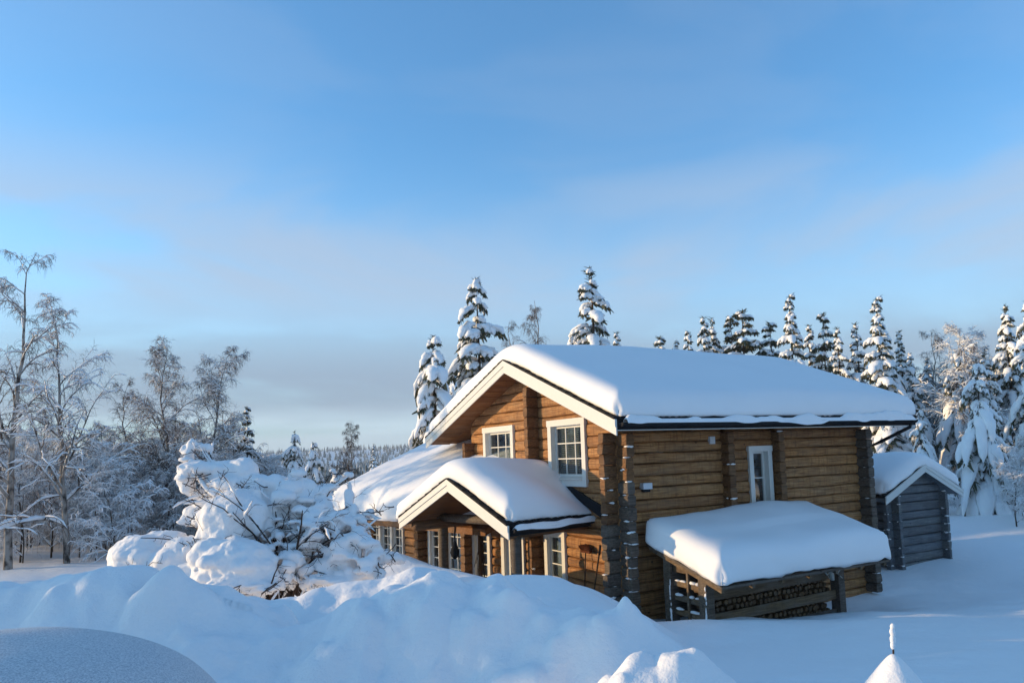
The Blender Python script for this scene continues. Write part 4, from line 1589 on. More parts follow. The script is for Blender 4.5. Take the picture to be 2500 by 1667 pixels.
def birch_meshes(seed, H, spread=1.0, limbs=15, twigs=(9, 7, 3), lean=0.03, r0=None, snow=(1.0, 0.9, 0.5, 0.12), droop=0.30, t_low=0.25, fork=0, ssc=1.0, l3=0.40, l4=0.42, limb_up=0.0):
    """returns dict of arrays for trunk, branches, twigs and snow of a bare birch"""
    rng = np.random.default_rng(seed)
    n = 16
    r0 = r0 or H * 0.0125
    s = np.linspace(0, 1, n)
    base = np.zeros((1 + fork, n, 3))
    rad = np.zeros((1 + fork, n))
    for b in range(1 + fork):
        a = rng.uniform(0, 6.28)
        ln = lean if b == 0 else 0.22
        wx = np.cumsum(rng.normal(0, 0.010, n)) * H
        wy = np.cumsum(rng.normal(0, 0.010, n)) * H
        hh = H if b == 0 else H * rng.uniform(0.8, 0.95)
        base[b, :, 0] = (s ** 1.3) * math.cos(a) * ln * H + wx * s
        base[b, :, 1] = (s ** 1.3) * math.sin(a) * ln * H + wy * s
        base[b, :, 2] = s * hh
        rad[b] = r0 * (1 - 0.93 * s ** 0.9) * (1 if b == 0 else 0.7)
    L1 = lambda t, par, N: H * spread * (0.36 * (1 - t) ** 0.75 + 0.07) * rng.uniform(0.7, 1.2, N)
    p1, r1, t1, _ = grow(base, rad, limbs, t_low, 0.99, 0.5, 1.05, L1, 9, 0.60, 0.10 * droop / 0.3, rng, 0.10, 0.15 + limb_up, 0.010, 0.22)
    len1 = np.linalg.norm(np.diff(p1, axis=1), axis=2).sum(1)
    L2 = lambda t, par, N: len1[par] * (0.50 * (1 - t * 0.55)) * rng.uniform(0.6, 1.2, N)
    p2, r2, t2, _ = grow(p1, r1, twigs[0], 0.12, 1.0, 0.45, 1.1, L2, 7, 0.55, droop * 0.8, rng, 0.16, 0.05, 0.006, 0.35)
    len2 = np.linalg.norm(np.diff(p2, axis=1), axis=2).sum(1)
    L3 = lambda t, par, N: (0.12 + len2[par] * l3) * rng.uniform(0.5, 1.3, N)
    p3, r3, t3, _ = grow(p2, r2, twigs[1], 0.1, 1.0, 0.4, 1.1, L3, 5, 0.6, droop * 1.5, rng, 0.2, 0.0, 0.0045, 0.5)
    len3 = np.linalg.norm(np.diff(p3, axis=1), axis=2).sum(1)
    L4 = lambda t, par, N: (0.06 + len3[par] * l4) * rng.uniform(0.5, 1.4, N)
    p4, r4, t4, _ = grow(p3, r3, twigs[2], 0.15, 1.0, 0.4, 1.0, L4, 4, 0.7, droop * 1.6, rng, 0.2, 0.0, 0.0035, 0.6)
    tr = MB()
    v, q = tubes(base, rad, 9)
    tr.add(v, q)
    v, q = tubes(p1, r1, 6)
    tr.add(v, q)
    tw = MB()
    v, q = tubes(p2, r2, 4)
    tw.add(v, q)
    v, q = tubes(p3, r3, 3)
    tw.add(v, q)
    v, q = tubes(p4, r4, 3)
    tw.add(v, q)
    sn = MB()
    for P, Rd, keep, b_, f_ in ((p1, r1, snow[0], 0.020, 0.75), (p2, r2, snow[1], 0.018, 0.7), (p3, r3, snow[2], 0.014, 0.6), (p4, r4, snow[3], 0.010, 0.5)):
        v, q = snow_on(P, Rd, rng, keep, b_ * ssc, f_ * ssc, 4)
        if len(v):
            sn.add(v, q)
    return tr, tw, sn


def tree_thing(name, label, parts, loc, rotz=0.0, scale=1.0, group=None, cat='tree'):
    root = thing(name, label, cat, tuple(loc), rotz, group)
    root.scale = (scale, scale, scale) if np.isscalar(scale) else scale
    for nm, me in parts:
        o_ = obj(nm, me, None, root)
        if nm != 'trunk':
            o_['kind'] = 'stuff'
    return root


def birch_parts(args, tmat=None, wmat=None):
    tr, tw, sn = birch_meshes(**args)
    out = []
    for nm, mb, m in (('trunk', tr, tmat or BIRCHBARK), ('crown', tw, wmat or TWIG), ('snow', sn, TREESNOW)):
        if mb.n:
            me = mb.mesh(nm, True)
            me.materials.append(m)
            out.append((nm, me))
    return out


def spruce_parts(seed, H, R, droop=0.75, whorl=0.36, per=7, snowamt=1.0, slim=0.85, frost=False, bare_top=0.0, nlump=5, needle_n=30, low=0.02):
    rng = np.random.default_rng(seed)
    zs, az, Ls = [], [], []
    z = low * H + 0.15
    while z < H * 0.985:
        f = z / H
        k = max(3, int(per * (1 - f) ** 0.35 + rng.uniform(-.5, .9)))
        a0 = rng.uniform(0, 6.28)
        for i in range(k):
            zs.append(z + rng.uniform(-.3, .3) * whorl * 2)
            az.append(a0 + 6.283 * i / k + rng.uniform(-.35, .35))
            Ls.append((R * (1 - f) ** slim + 0.10) * rng.uniform(0.5, 1.2))
        z += whorl * (0.75 + 0.5 * (1 - f)) * rng.uniform(0.8, 1.2)
    zs, az, Ls = map(np.array, (zs, az, Ls))
    B = len(zs)
    f = zs / H
    n = 7
    s = np.linspace(0, 1, n)
    dr = droop * (0.65 + 0.6 * (1 - f)) * rng.uniform(0.55, 1.45, B)
    lift = 0.30 * f + 0.05
    bend = rng.uniform(-0.25, 0.25, B)
    rr_ = Ls[:, None] * (s[None] - 0.14 * s[None] ** 3)
    a = az[:, None] + bend[:, None] * s[None] ** 2
    P = np.stack([rr_ * np.cos(a), rr_ * np.sin(a), zs[:, None] + Ls[:, None] * (lift[:, None] * s[None] - dr[:, None] * s[None] ** 1.8)], -1)
    # bare wood
    tr = MB()
    tn = 10
    st_ = np.linspace(0, 1, tn)
    tp = np.stack([0.02 * H * np.sin(st_ * 3 + seed) * 0.3, 0.02 * H * np.cos(st_ * 2.3 + seed) * 0.3, st_ * H], -1)
    v, q = tubes(tp[None], (0.011 * H * (1 - 0.95 * st_) + 0.006)[None], 8)
    tr.add(v, q)
    v, q = tubes(P, np.maximum(0.012 * Ls[:, None] * (1 - 0.8 * s[None]) + 0.004, 0.004), 4)
    tr.add(v, q)
    # needles: short spiky leaves hanging below and beside each branch
    K = needle_n
    t = rng.uniform(0.12, 1.03, (B, K))
    x = np.clip(t, 0, 0.999) * (n - 1)
    i = x.astype(int)
    fr = (x - i)[..., None]
    bi = np.arange(B)[:, None]
    c = P[bi, i] * (1 - fr) + P[bi, i + 1] * fr
    tan = P[bi, i + 1] - P[bi, i]
    tan /= np.linalg.norm(tan, axis=2, keepdims=True) + 1e-9
    side = np.stack([-np.sin(az), np.cos(az), 0 * az], -1)[:, None, :]
    wdt = (0.20 * Ls[:, None] + 0.05) * np.sin(np.clip(t, 0, 1) * 2.6 + 0.25)
    lat = rng.uniform(-1, 1, (B, K))
    c = c + side * (lat * wdt)[..., None]
    c[..., 2] -= np.abs(lat) * wdt * 0.55
    d = tan * rng.uniform(0.2, 0.9, (B, K, 1)) + side * (lat * 0.9)[..., None] + rng.normal(0, 0.25, (B, K, 3))
    d[..., 2] -= rng.uniform(0.3, 1.2, (B, K))
    d /= np.linalg.norm(d, axis=2, keepdims=True)
    ln = (0.10 + 0.13 * Ls[:, None]) * rng.uniform(0.6, 1.4, (B, K))
    wv = np.cross(d, rng.normal(size=(B, K, 3)))
    wv /= np.linalg.norm(wv, axis=2, keepdims=True) + 1e-9
    w = ln * 0.20
    v0 = c - wv * w[..., None]
    v1 = c + wv * w[..., None]
    v2 = c + d * ln[..., None] + wv * (w * 0.35)[..., None]
    v3 = c + d * ln[..., None] - wv * (w * 0.35)[..., None]
    NV = np.stack([v0, v1, v2, v3], 2).reshape(-1, 3)
    nd = MB()
    nd.add(NV, np.arange(len(NV)).reshape(-1, 4))
    # leader and top whorl spikes
    kk = 26
    tz = H * rng.uniform(0.93, 1.0, kk)
    ta = rng.uniform(0, 6.28, kk)
    tl = rng.uniform(0.08, 0.22, kk) * (0.5 + H / 14)
    Pt = np.zeros((kk, 3, 3))
    Pt[:, 0] = np.stack([0 * tz, 0 * tz, tz], -1)
    for j in (1, 2):
        Pt[:, j] = Pt[:, 0] + np.stack([np.cos(ta) * tl * j / 2, np.sin(ta) * tl * j / 2, tl * 0.5 * j / 2], -1)
    v, q = tubes(Pt, np.tile(np.array([0.016, 0.014, 0.006]), (kk, 1)), 4)
    nd.add(v, q)
    # fingers: side shoots that hang from every bough
    F = 6
    sf = (np.arange(F)[None, :] + rng.uniform(0.1, 0.9, (B, F))) / F * 0.80 + 0.14
    x = np.clip(sf, 0, 0.999) * (n - 1)
    i = x.astype(int)
    fr = (x - i)[..., None]
    f0 = P[bi, i] * (1 - fr) + P[bi, i + 1] * fr
    ft = P[bi, i + 1] - P[bi, i]
    ft /= np.linalg.norm(ft, axis=2, keepdims=True) + 1e-9
    sgn = np.where((np.arange(F)[None, :] + rng.integers(0, 2, (B, 1))) % 2 == 0, 1.0, -1.0)
    fl = (0.40 * Ls[:, None] * (1.12 - sf) + 0.07) * rng.uniform(0.7, 1.3, (B, F))
    fn = 5
    d = side * (sgn * rng.uniform(0.55, 1.0, (B, F)))[..., None] + ft * rng.uniform(0.45, 0.9, (B, F, 1))
    d[..., 2] -= 0.1
    FP = np.zeros((B, F, fn, 3))
    FP[:, :, 0] = f0
    for j in range(1, fn):
        d = d / (np.linalg.norm(d, axis=2, keepdims=True) + 1e-9)
        FP[:, :, j] = FP[:, :, j - 1] + d * (fl / (fn - 1))[..., None]
        d = d + rng.normal(0, 0.12, d.shape)
        d[..., 2] -= 0.34 * (0.5 + droop)
    FP = FP.reshape(B * F, fn, 3)
    FL = fl.reshape(-1)
    v, q = tubes(FP, np.full((B * F, fn), 0.006), 3)
    tr.add(v, q)
    # needles fringe the fingers too
    K2 = 9
    t2 = rng.uniform(0.1, 1.0, (B * F, K2))
    x = np.clip(t2, 0, 0.999) * (fn - 1)
    i = x.astype(int)
    fr = (x - i)[..., None]
    bj = np.arange(B * F)[:, None]
    c = FP[bj, i] * (1 - fr) + FP[bj, i + 1] * fr
    d = rng.normal(0, 0.6, (B * F, K2, 3)) + (FP[:, -1] - FP[:, 0])[:, None, :] / (FL[:, None, None] + .01) * 0.6
    d[..., 2] -= rng.uniform(0.5, 1.3, (B * F, K2))
    d /= np.linalg.norm(d, axis=2, keepdims=True) + 1e-9
    ln = (0.07 + 0.16 * FL[:, None]) * rng.uniform(0.6, 1.4, (B * F, K2))
    wv = np.cross(d, rng.normal(size=(B * F, K2, 3)))
    wv /= np.linalg.norm(wv, axis=2, keepdims=True) + 1e-9
    w = ln * 0.22
    NV = np.stack([c - wv * w[..., None], c + wv * w[..., None], c + d * ln[..., None] + wv * (w * .3)[..., None], c + d * ln[..., None] - wv * (w * .3)[..., None]], 2).reshape(-1, 3)
    nd.add(NV, np.arange(len(NV)).reshape(-1, 4))
    # snow: one tongue along each bough, smaller ones along the fingers
    sn = MB()
    m_ = 11
    ss = np.linspace(0.10, 1.04, m_)
    PM = resample(P, ss)
    lump = 0.72 + 0.55 * rng.random((B, m_))
    prof_ = np.clip(np.sin(np.clip((ss - 0.06) / 1.02, 0, 1) ** 0.75 * np.pi), 0.0, 1) ** 0.6
    Wd = (0.125 * Ls[:, None] + 0.06) * (0.25 + 0.85 * prof_[None]) * lump * snowamt ** 0.5
    Tk = (0.045 * Ls[:, None] + 0.045) * (0.3 + 0.8 * prof_[None]) * (0.7 + 0.6 * rng.random((B, m_))) * snowamt
    Wd[:, 0] *= 0.2
    Tk[:, 0] *= 0.2
    Wd[:, -1] *= 0.25
    Tk[:, -1] *= 0.3
    PM[..., 2] += Tk * 0.5
    v, q = strips(PM, Wd, Tk, 7)
    sn.add(v, q)
    fs = np.linspace(0.05, 1.05, 6)
    FM = resample(FP, fs)
    keep = rng.random(B * F) < 0.92
    lump = 0.65 + 0.7 * rng.random((B * F, 6))
    pf = np.array([0.5, 0.95, 1.0, 0.95, 0.7, 0.2])
    Wf = (0.20 * FL[:, None] + 0.038) * pf[None] * lump * snowamt ** 0.5
    Tf = (0.09 * FL[:, None] + 0.026) * pf[None] * (0.7 + 0.6 * rng.random((B * F, 6))) * snowamt
    FM[..., 2] += Tf * 0.5
    v, q = strips(FM[keep], Wf[keep], Tf[keep], 6)
    sn.add(v, q)
    # clots where boughs leave the stem
    kc = max(10, B // 2)
    pick = rng.integers(0, B, kc)
    cc = P[pick, 1] + rng.normal(0, 0.05, (kc, 3))
    rr2 = (0.05 * Ls[pick] + 0.05) * rng.uniform(0.7, 1.5, kc)
    AX = np.stack([np.diag((a_, a_ * 0.9, a_ * 0.8)) for a_ in rr2])
    v, q, tt = lumps(cc, AX, 7, 5, 0.25, seed)
    sn.add(v, q, tt)
    out = []
    for nm, mb, m, sm in (('trunk', tr, DARKBARK, True), ('crown', nd, FROSTNEEDLE if frost else NEEDLE, False), ('snow', sn, TREESNOW, True)):
        me = mb.mesh(nm, sm)
        me.materials.append(m)
        out.append((nm, me))
    return out


def resample(P, ss):
    """points at parameters ss along each curve, running a little past the end when ss > 1"""
    n = P.shape[1]
    x = np.clip(ss, 0, 0.9999) * (n - 1)
    i = x.astype(int)
    fr = (x - i)[None, :, None]
    Q = P[:, i] * (1 - fr) + P[:, i + 1] * fr
    over = np.clip(ss - 1, 0, 1)[None, :, None] * (n - 1)
    return Q + (P[:, -1] - P[:, -2])[:, None, :] * over


def strips(P, Wd, Tk, sides):
    """flattened tubes: half width Wd sideways, half thickness Tk upwards, lower side flatter"""
    B, n, _ = P.shape
    T = np.gradient(P, axis=1)
    T /= np.linalg.norm(T, axis=2, keepdims=True) + 1e-9
    S = np.cross(T, np.array([0.02, 0.03, 1.0]))
    S /= np.linalg.norm(S, axis=2, keepdims=True) + 1e-9
    U = np.cross(S, T)
    a = np.arange(sides) / sides * 2 * np.pi + np.pi / 2
    sa = np.where(np.sin(a) < 0, np.sin(a) * 0.55, np.sin(a))
    V = P[:, :, None, :] + S[:, :, None, :] * (np.cos(a)[None, None, :] * Wd[:, :, None])[..., None] + U[:, :, None, :] * (sa[None, None, :] * Tk[:, :, None])[..., None]
    idx = np.arange(B * n * sides).reshape(B, n, sides)
    nx = np.roll(idx, -1, axis=2)
    q = np.stack([idx[:, :-1], nx[:, :-1], nx[:, 1:], idx[:, 1:]], axis=-1).reshape(-1, 4)
    return V.reshape(-1, 3), q


def top_at(x, y, depth):
    """tree whose top shows at (x, y) and which stands depth metres away: base point and height"""
    p = at(x, y, depth)
    g_ = gz(p[0], p[1])
    return np.array([p[0], p[1], g_ - 0.15]), p[2] - g_ + 0.15


# spruces: unit shapes reused at different sizes
SPR = {
    'heavy_a': spruce_parts(101, 10.5, 2.5, 1.0, 0.50, 6, 1.7, 0.72, nlump=4),
    'heavy_b': spruce_parts(102, 10.5, 2.6, 0.85, 0.50, 6, 1.4, 0.85, nlump=4),
    'column': spruce_parts(103, 8.0, 1.6, 1.25, 0.42, 6, 1.7, 0.5, nlump=4),
    'classic_a': spruce_parts(104, 10.0, 2.4, 0.7, 0.46, 6, 1.35, 1.0, nlump=4),
    'classic_b': spruce_parts(105, 10.0, 2.1, 0.75, 0.46, 6, 1.3, 0.9, nlump=4),
    'loose': spruce_parts(106, 8.0, 2.0, 0.45, 0.46, 6, 0.8, 0.7, needle_n=60),
    'droopy': spruce_parts(107, 9.0, 2.3, 1.35, 0.48, 7, 1.4, 0.5, nlump=4),
}
SPR_H = {'heavy_a': 10.5, 'heavy_b': 10.5, 'column': 8.0, 'classic_a': 10.0, 'classic_b': 10.0, 'loose': 8.0, 'droopy': 9.0}


def spruce(kind, x, y, depth, rot, label, name='spruce_tree', group=None, wide=1.0):
    b, h = top_at(x, y, depth)
    s = h / SPR_H[kind]
    return tree_thing(name, label, SPR[kind], b, rot, (s * wide, s * wide, s), group)


spruce('heavy_a', 1093, 640, 31, 0.4, 'tall snow-laden spruce rising just left of the gable ridge behind the house', wide=1.15)
spruce('column', 995, 770, 29, 1.0, 'stout column-shaped spruce smothered in snow beside the roof edge of the gable')
spruce('heavy_b', 1352, 615, 33, 2.0, 'tall dark spruce with heavy drooping boughs standing alone above the roof ridge', wide=1.2)
spruce('classic_b', 1416, 762, 60, 0.3, 'small spruce tip peeping over the ridge beside the tall dark spruce')
spruce('loose', 1515, 774, 55, 0.3, 'tiny loose pine top showing over the long roof', 'pine_tree')
spruce('classic_a', 1552, 782, 60, 1.3, 'smallest spruce tip showing over the long roof')
spruce('classic_a', 1580, 760, 52, 2.3, 'small pointed spruce over the long roof, left of the twin spruces')
spruce('classic_b', 1615, 727, 45, 0.9, 'left one of the twin spruces above the long roof')
spruce('heavy_b', 1633, 730, 46, 2.9, 'right one of the twin spruces above the long roof')
spruce('loose', 1678, 727, 46, 3.9, 'thin airy pine with frosted top above the long roof', 'pine_tree')
spruce('loose', 1706, 713, 44, 1.9, 'broad frosted pine with open crown above the long roof', 'pine_tree', wide=1.2)
spruce('loose', 1766, 741, 46, 5.1, 'rounded frosted pine next to the tall pointed spruce above the roof', 'pine_tree')
spruce('classic_a', 1813, 676, 40, 0.2, 'tall pointed snowy spruce above the far end of the long roof')
spruce('classic_b', 1858, 746, 47, 1.2, 'slender spruce close behind the tall pointed one above the roof')
spruce('loose', 1890, 720, 44, 2.2, 'airy snow-tufted pine between two pointed spruces', 'pine_tree', wide=0.8)
spruce('classic_b', 1922, 752, 42, 3.3, 'short sunlit spruce in front of the airy pine')
spruce('classic_b', 1963, 742, 42, 4.4, 'dark slender spruce left of the largest roadside spruce')
spruce('classic_a', 2013, 682, 36, 0.0, 'largest broad pointed spruce with fanned snowy boughs behind the roof end', wide=1.1)
spruce('classic_b', 2064, 760, 44, 5.4, 'bluish spruce half hidden behind the largest fanned spruce')
spruce('droopy', 2240, 826, 31, 1.1, 'round-topped drooping spruce in blue shade behind the grey shed', wide=0.92)
spruce('heavy_b', 2308, 700, 37, 4.0, 'tall sunlit spruce behind the round-topped drooping one', wide=0.95)
spruce('heavy_a', 2362, 690, 33, 5.0, 'tall snow-laden spruce at the edge of the wood beyond the shed')
spruce('droopy', 2110, 935, 34, 2.1, 'low drooping spruce between the house end and the grey shed', wide=0.8)
spruce('column', 1045, 855, 48, 2.4, 'small distant spruce between the two big ones by the gable')
spruce('loose', 567, 935, 34, 0.5, 'small dark pine with snow tufts behind the snowy bush', 'pine_tree', wide=0.75)
spruce('droopy', 676, 990, 31, 1.5, 'broad snow-clotted spruce behind the snowy bush', wide=0.85)
spruce('column', 719, 1015, 29, 2.5, 'small plump spruce between the bush and the wing roof', wide=0.9)
spruce('classic_b', 858, 1020, 70, 0.5, 'distant little spruce just over the wing roof')

# birches
tree_specs = [
    ('birch_tree', 'tallest bare birch with hanging twigs at the edge of the left wood', dict(seed=201, H=11.2, spread=0.68, limbs=17, twigs=(8, 7, 3), droop=0.42, snow=(0.9, 0.6, 0.15, 0.0), t_low=0.2, ssc=1.1), (38, 585, 26.5), 0.6),
    ('birch_tree', 'bare birch with thick snowy limbs standing at the meadow edge', dict(seed=202, H=9.4, spread=0.92, limbs=20, twigs=(9, 7, 3), droop=0.24, snow=(1, 0.9, 0.35, 0.05), t_low=0.14, ssc=1.5), (165, 712, 27.2), 1.9),
    ('birch_tree', 'slim brown birch top between the snowy birches of the left wood', dict(seed=203, H=8.0, spread=0.55, limbs=16, twigs=(8, 7, 3), droop=0.2, snow=(0.6, 0.3, 0.1, 0)), (287, 878, 36), 0.3),
    ('birch_tree', 'upright bare birch with sunlit brown crown, left of a pair', dict(seed=204, H=8.6, spread=0.85, limbs=26, twigs=(10, 9, 3), droop=0.25, snow=(0.9, 0.7, 0.3, 0.05), t_low=0.2), (392, 798, 32), 1.0),
    ('birch_tree', 'spreading bare birch with snow in its forks, right of a pair', dict(seed=205, H=8.6, spread=0.95, limbs=26, twigs=(10, 9, 3), droop=0.3, snow=(1, 0.8, 0.35, 0.05), t_low=0.2), (478, 808, 31), 2.0),
    ('birch_tree', 'lone brown bare birch on the far field left of the wing roof', dict(seed=206, H=8.5, spread=0.7, limbs=20, twigs=(9, 8, 3), droop=0.45, snow=(0.3, 0.1, 0, 0)), (806, 973, 52), 0.0),
    ('birch_tree', 'bare brown birch with weeping crown between the two tall spruces', dict(seed=207, H=10.5, spread=0.7, limbs=18, twigs=(9, 8, 3), droop=0.5, snow=(0.3, 0.1, 0, 0)), (1246, 684, 44), 0.8),
    ('birch_tree', 'thin bare birch next to the weeping one above the ridge', dict(seed=208, H=9.5, spread=0.6, limbs=15, twigs=(8, 7, 3), droop=0.4, snow=(0.3, 0.1, 0, 0)), (1184, 735, 46), 2.0),
    ('birch_tree', 'bare brown birch crown beyond the grey shed', dict(seed=209, H=9.0, spread=0.75, limbs=17, twigs=(9, 8, 3), droop=0.3, snow=(0.7, 0.4, 0.1, 0)), (2132, 765, 44), 1.0),
    ('birch_tree', 'wide birch with sunlit snowy branches beyond the grey shed', dict(seed=210, H=9.0, spread=1.1, limbs=18, twigs=(9, 8, 3), droop=0.15, snow=(1, 1, 0.75, 0.3), t_low=0.15, ssc=1.7), (2205, 750, 38), 2.6),
]
for nm, lab, args, (x, y, dep), rot in tree_specs:
    b, h = top_at(x, y, dep)
    args = dict(args)
    args['H'] = h
    tree_thing(nm, lab, birch_parts(args), b, rot)

# ------------------------------------------------------------------ thickets
SAP = [birch_parts(dict(seed=301 + k, H=4.2, spread=1.15, limbs=13, twigs=(8, 6, 3), droop=0.30 + 0.08 * k, snow=(1, 1, 0.8, 0.3), t_low=0.05, r0=0.035, ssc=1.45, l3=0.5, l4=0.5), DARKBARK, FROSTTWIG) for k in range(3)]
MID = [birch_parts(dict(seed=321 + k, H=6.0, spread=0.8, limbs=16, twigs=(8, 7, 3), droop=0.3, snow=(1, 0.8, 0.4, 0.1), t_low=0.15, ssc=1.2), None, TWIG) for k in range(2)]
tr_ = random.Random(77)


def plant(parts, H, x, y, h, name, label, group, jitter=0.15, wide=1.0):
    s = h / H
    w_ = s * wide * tr_.uniform(0.9, 1.15)
    return tree_thing(name, label, parts, (x, y, gz(x, y) - 0.12), tr_.uniform(0, 6.28), (w_, w_, s), group, 'tree')


def fan(px, depth):
    p = at(px, 1200, depth)
    return p[0], p[1]


for k in range(76):
    px = tr_.uniform(-60, 600)
    dep = tr_.uniform(27.6, 36.0)
    if px > 330:
        dep += 2.5
    x, y = fan(px, dep)
    plant(SAP[k % 3], 4.2, x, y, tr_.uniform(2.6, 4.9) * (1.0 if px < 520 else 0.75), 'birch_sapling', 'frost-covered birch sapling in the thicket between the big birches', 'frosted saplings of the left thicket')
for k in range(56):
    px = tr_.uniform(-60, 560) if k < 30 else tr_.uniform(-520, -40)
    dep = tr_.uniform(36, 52) if k < 30 else tr_.uniform(29, 44)
    x, y = fan(px, dep)
    plant(MID[k % 2], 6.0, x, y, tr_.uniform(4.6, 6.6), 'young_birch', 'brown young birch in the dense wood behind the frosted thicket', 'young birches deep in the left wood')
for (px, dep, h) in ((2335, 27.5, 2.6), (2375, 28.5, 3.2), (2180, 31.5, 2.2), (2150, 31.5, 2.2), (2352, 29, 3.0), (2410, 27, 3.0)):
    x, y = fan(px, dep)
    plant(SAP[tr_.randrange(3)], 4.2, x, y, h, 'snowy_shrub', 'snow-clotted twiggy shrub at the foot of the spruces by the grey shed', 'shrubs beside the grey shed', wide=1.2)
for k in range(34):
    px = tr_.uniform(1900, 2480) if k < 24 else tr_.uniform(900, 1900)
    dep = tr_.uniform(46, 80)
    x, y = fan(px, dep)
    kind = tr_.choice(['classic_a', 'classic_b', 'heavy_b', 'loose'])
    h = tr_.uniform(6.5, 10.0) if k < 24 else tr_.uniform(4.5, 6.5)
    plant(SPR[kind], SPR_H[kind], x, y, h, 'spruce_tree', 'background spruce in the wood behind the house and shed', 'spruces of the wood behind the house')

for k in range(10):
    x, y = fan(tr_.uniform(470, 660), tr_.uniform(33, 39))
    plant(SAP[k % 3], 4.2, x, y, tr_.uniform(3.0, 4.3), 'birch_sapling', 'frost-covered birch sapling in the thicket between the big birches', 'frosted saplings of the left thicket')
for k in range(26):
    x, y = fan(tr_.uniform(2060, 2470), tr_.uniform(35, 50))
    if k % 3 == 0:
        plant(MID[k % 2], 6.0, x, y, tr_.uniform(6.0, 8.0), 'young_birch', 'snowy young birch among the spruces beyond the grey shed', 'young birches beyond the grey shed')
    else:
        kind = tr_.choice(['classic_a', 'heavy_a', 'heavy_b', 'droopy'])
        plant(SPR[kind], SPR_H[kind], x, y, tr_.uniform(5.5, 8.0), 'spruce_tree', 'background spruce in the wood behind the house and shed', 'spruces of the wood behind the house')

# spruces along the road to the left of the view; they keep the sun off the ploughed bank
for k, (x, y, h) in enumerate(((-22.5, 9.4, 7.0), (-23.5, 8.1, 8), (-22.0, 4.7, 7))):
    kind = ('loose', 'classic_b', 'loose')[k % 3]
    plant(SPR[kind], SPR_H[kind], x, y, h, 'roadside_spruce', 'big snowy spruce in the row along the road, well left of the bush', 'spruces along the road', wide=1.15)
for k, (x, y, h) in enumerate(((-25, 21.8, 7.5), (-27, 23.2, 8.0))):
    plant(MID[k % 2], 6.0, x, y, h, 'roadside_birch', 'bare birch between the road and the left wood', 'birches between road and wood')
for k, (x, y, h) in enumerate(((27, 11, 8), (29, 14.5, 9.5), (30, 8, 9), (33, 12, 10), (26, 16.5, 7))):
    kind = ('classic_a', 'heavy_b', 'classic_b')[k % 3]
    plant(SPR[kind], SPR_H[kind], x, y, h, 'yard_spruce', 'sunlit spruce across the yard facing the long log wall', 'spruces across the yard', wide=1.1)


# ------------------------------------------------------------------ far forest on the hills
def far_forest():
    rng = np.random.default_rng(55)
    N = 15000
    ang = np.radians(rng.uniform(-50, 50, N))
    r = np.exp(rng.uniform(math.log(240), math.log(1900), N))
    # open field left of the house stays clear close by
    keep = ~((r < 170) & (ang > -0.5) & (ang < 0.05) & (rng.random(N) < 0.75))
    ang, r = ang[keep], r[keep]
    x, y = np.sin(ang) * r, np.cos(ang) * r
    dens = vnoise(np.stack([x, y, 0 * x], -1), 1 / 60.0, 12) + rng.uniform(-.4, .4, len(x))
    k = dens > -0.35
    x, y, r = x[k], y[k], r[k]
    N = len(x)
    z = ground_z(x, y)
    h = rng.uniform(5, 11, N) * (1 + 0.15 * vnoise(np.stack([x, y, 0 * x], -1), 1 / 35.0, 3))
    w = h * rng.uniform(0.13, 0.22, N)
    n = 6
    a = np.arange(n) / n * 2 * math.pi
    rings = []
    for (f, wf) in ((0.05, 1.0), (0.45, 0.72), (0.40, 0.40), (0.8, 0.30)):
        rr = w[:, None] * wf * rng.uniform(0.7, 1.25, (N, n))
        rings.append(np.stack([x[:, None] + rr * np.cos(a), y[:, None] + rr * np.sin(a), z[:, None] + h[:, None] * f + rng.uniform(-.05, .05, (N, n)) * h[:, None]], -1))
    top = np.stack([x, y, z + h], -1)[:, None]
    V = np.concatenate(rings + [top], 1)
    m = 4 * n + 1
    q, t = [], []
    for i in range(3):
        for k_ in range(n):
            q.append((i * n + k_, i * n + (k_ + 1) % n, (i + 1) * n + (k_ + 1) % n, (i + 1) * n + k_))
    for k_ in range(n):
        t.append((3 * n + k_, 3 * n + (k_ + 1) % n, 4 * n))
    off = (np.arange(N) * m)[:, None, None]
    me = make_mesh('far_forest', V.reshape(-1, 3), [(np.array(q)[None] + off).reshape(-1, 4), (np.array(t)[None] + off).reshape(-1, 3)], False)
    mt, nt, b = mat_new('far_forest')
    g = nt.nodes.new('ShaderNodeNewGeometry')
    nn = tex_noise(nt, g.outputs['Position'], 0.7, 3)
    s = nt.nodes.new('ShaderNodeSeparateXYZ')
    nt.links.new(g.outputs['Normal'], s.inputs[0])
    f = m_math(nt, 'ADD', s.outputs[2], m_math(nt, 'MULTIPLY', nn, 0.9))
    c = ramp(nt, f, [(0.45, (0.07, 0.08, 0.065)), (0.85, (0.62, 0.64, 0.66))])
    nt.links.new(c, b.inputs['Base Color'])
    b.inputs['Roughness'].default_value = 0.9
    o = obj('far_forest', me, mt)
    tag(o, 'snow-dusted conifer forest covering the far hills', 'forest', kind='stuff')


far_forest()

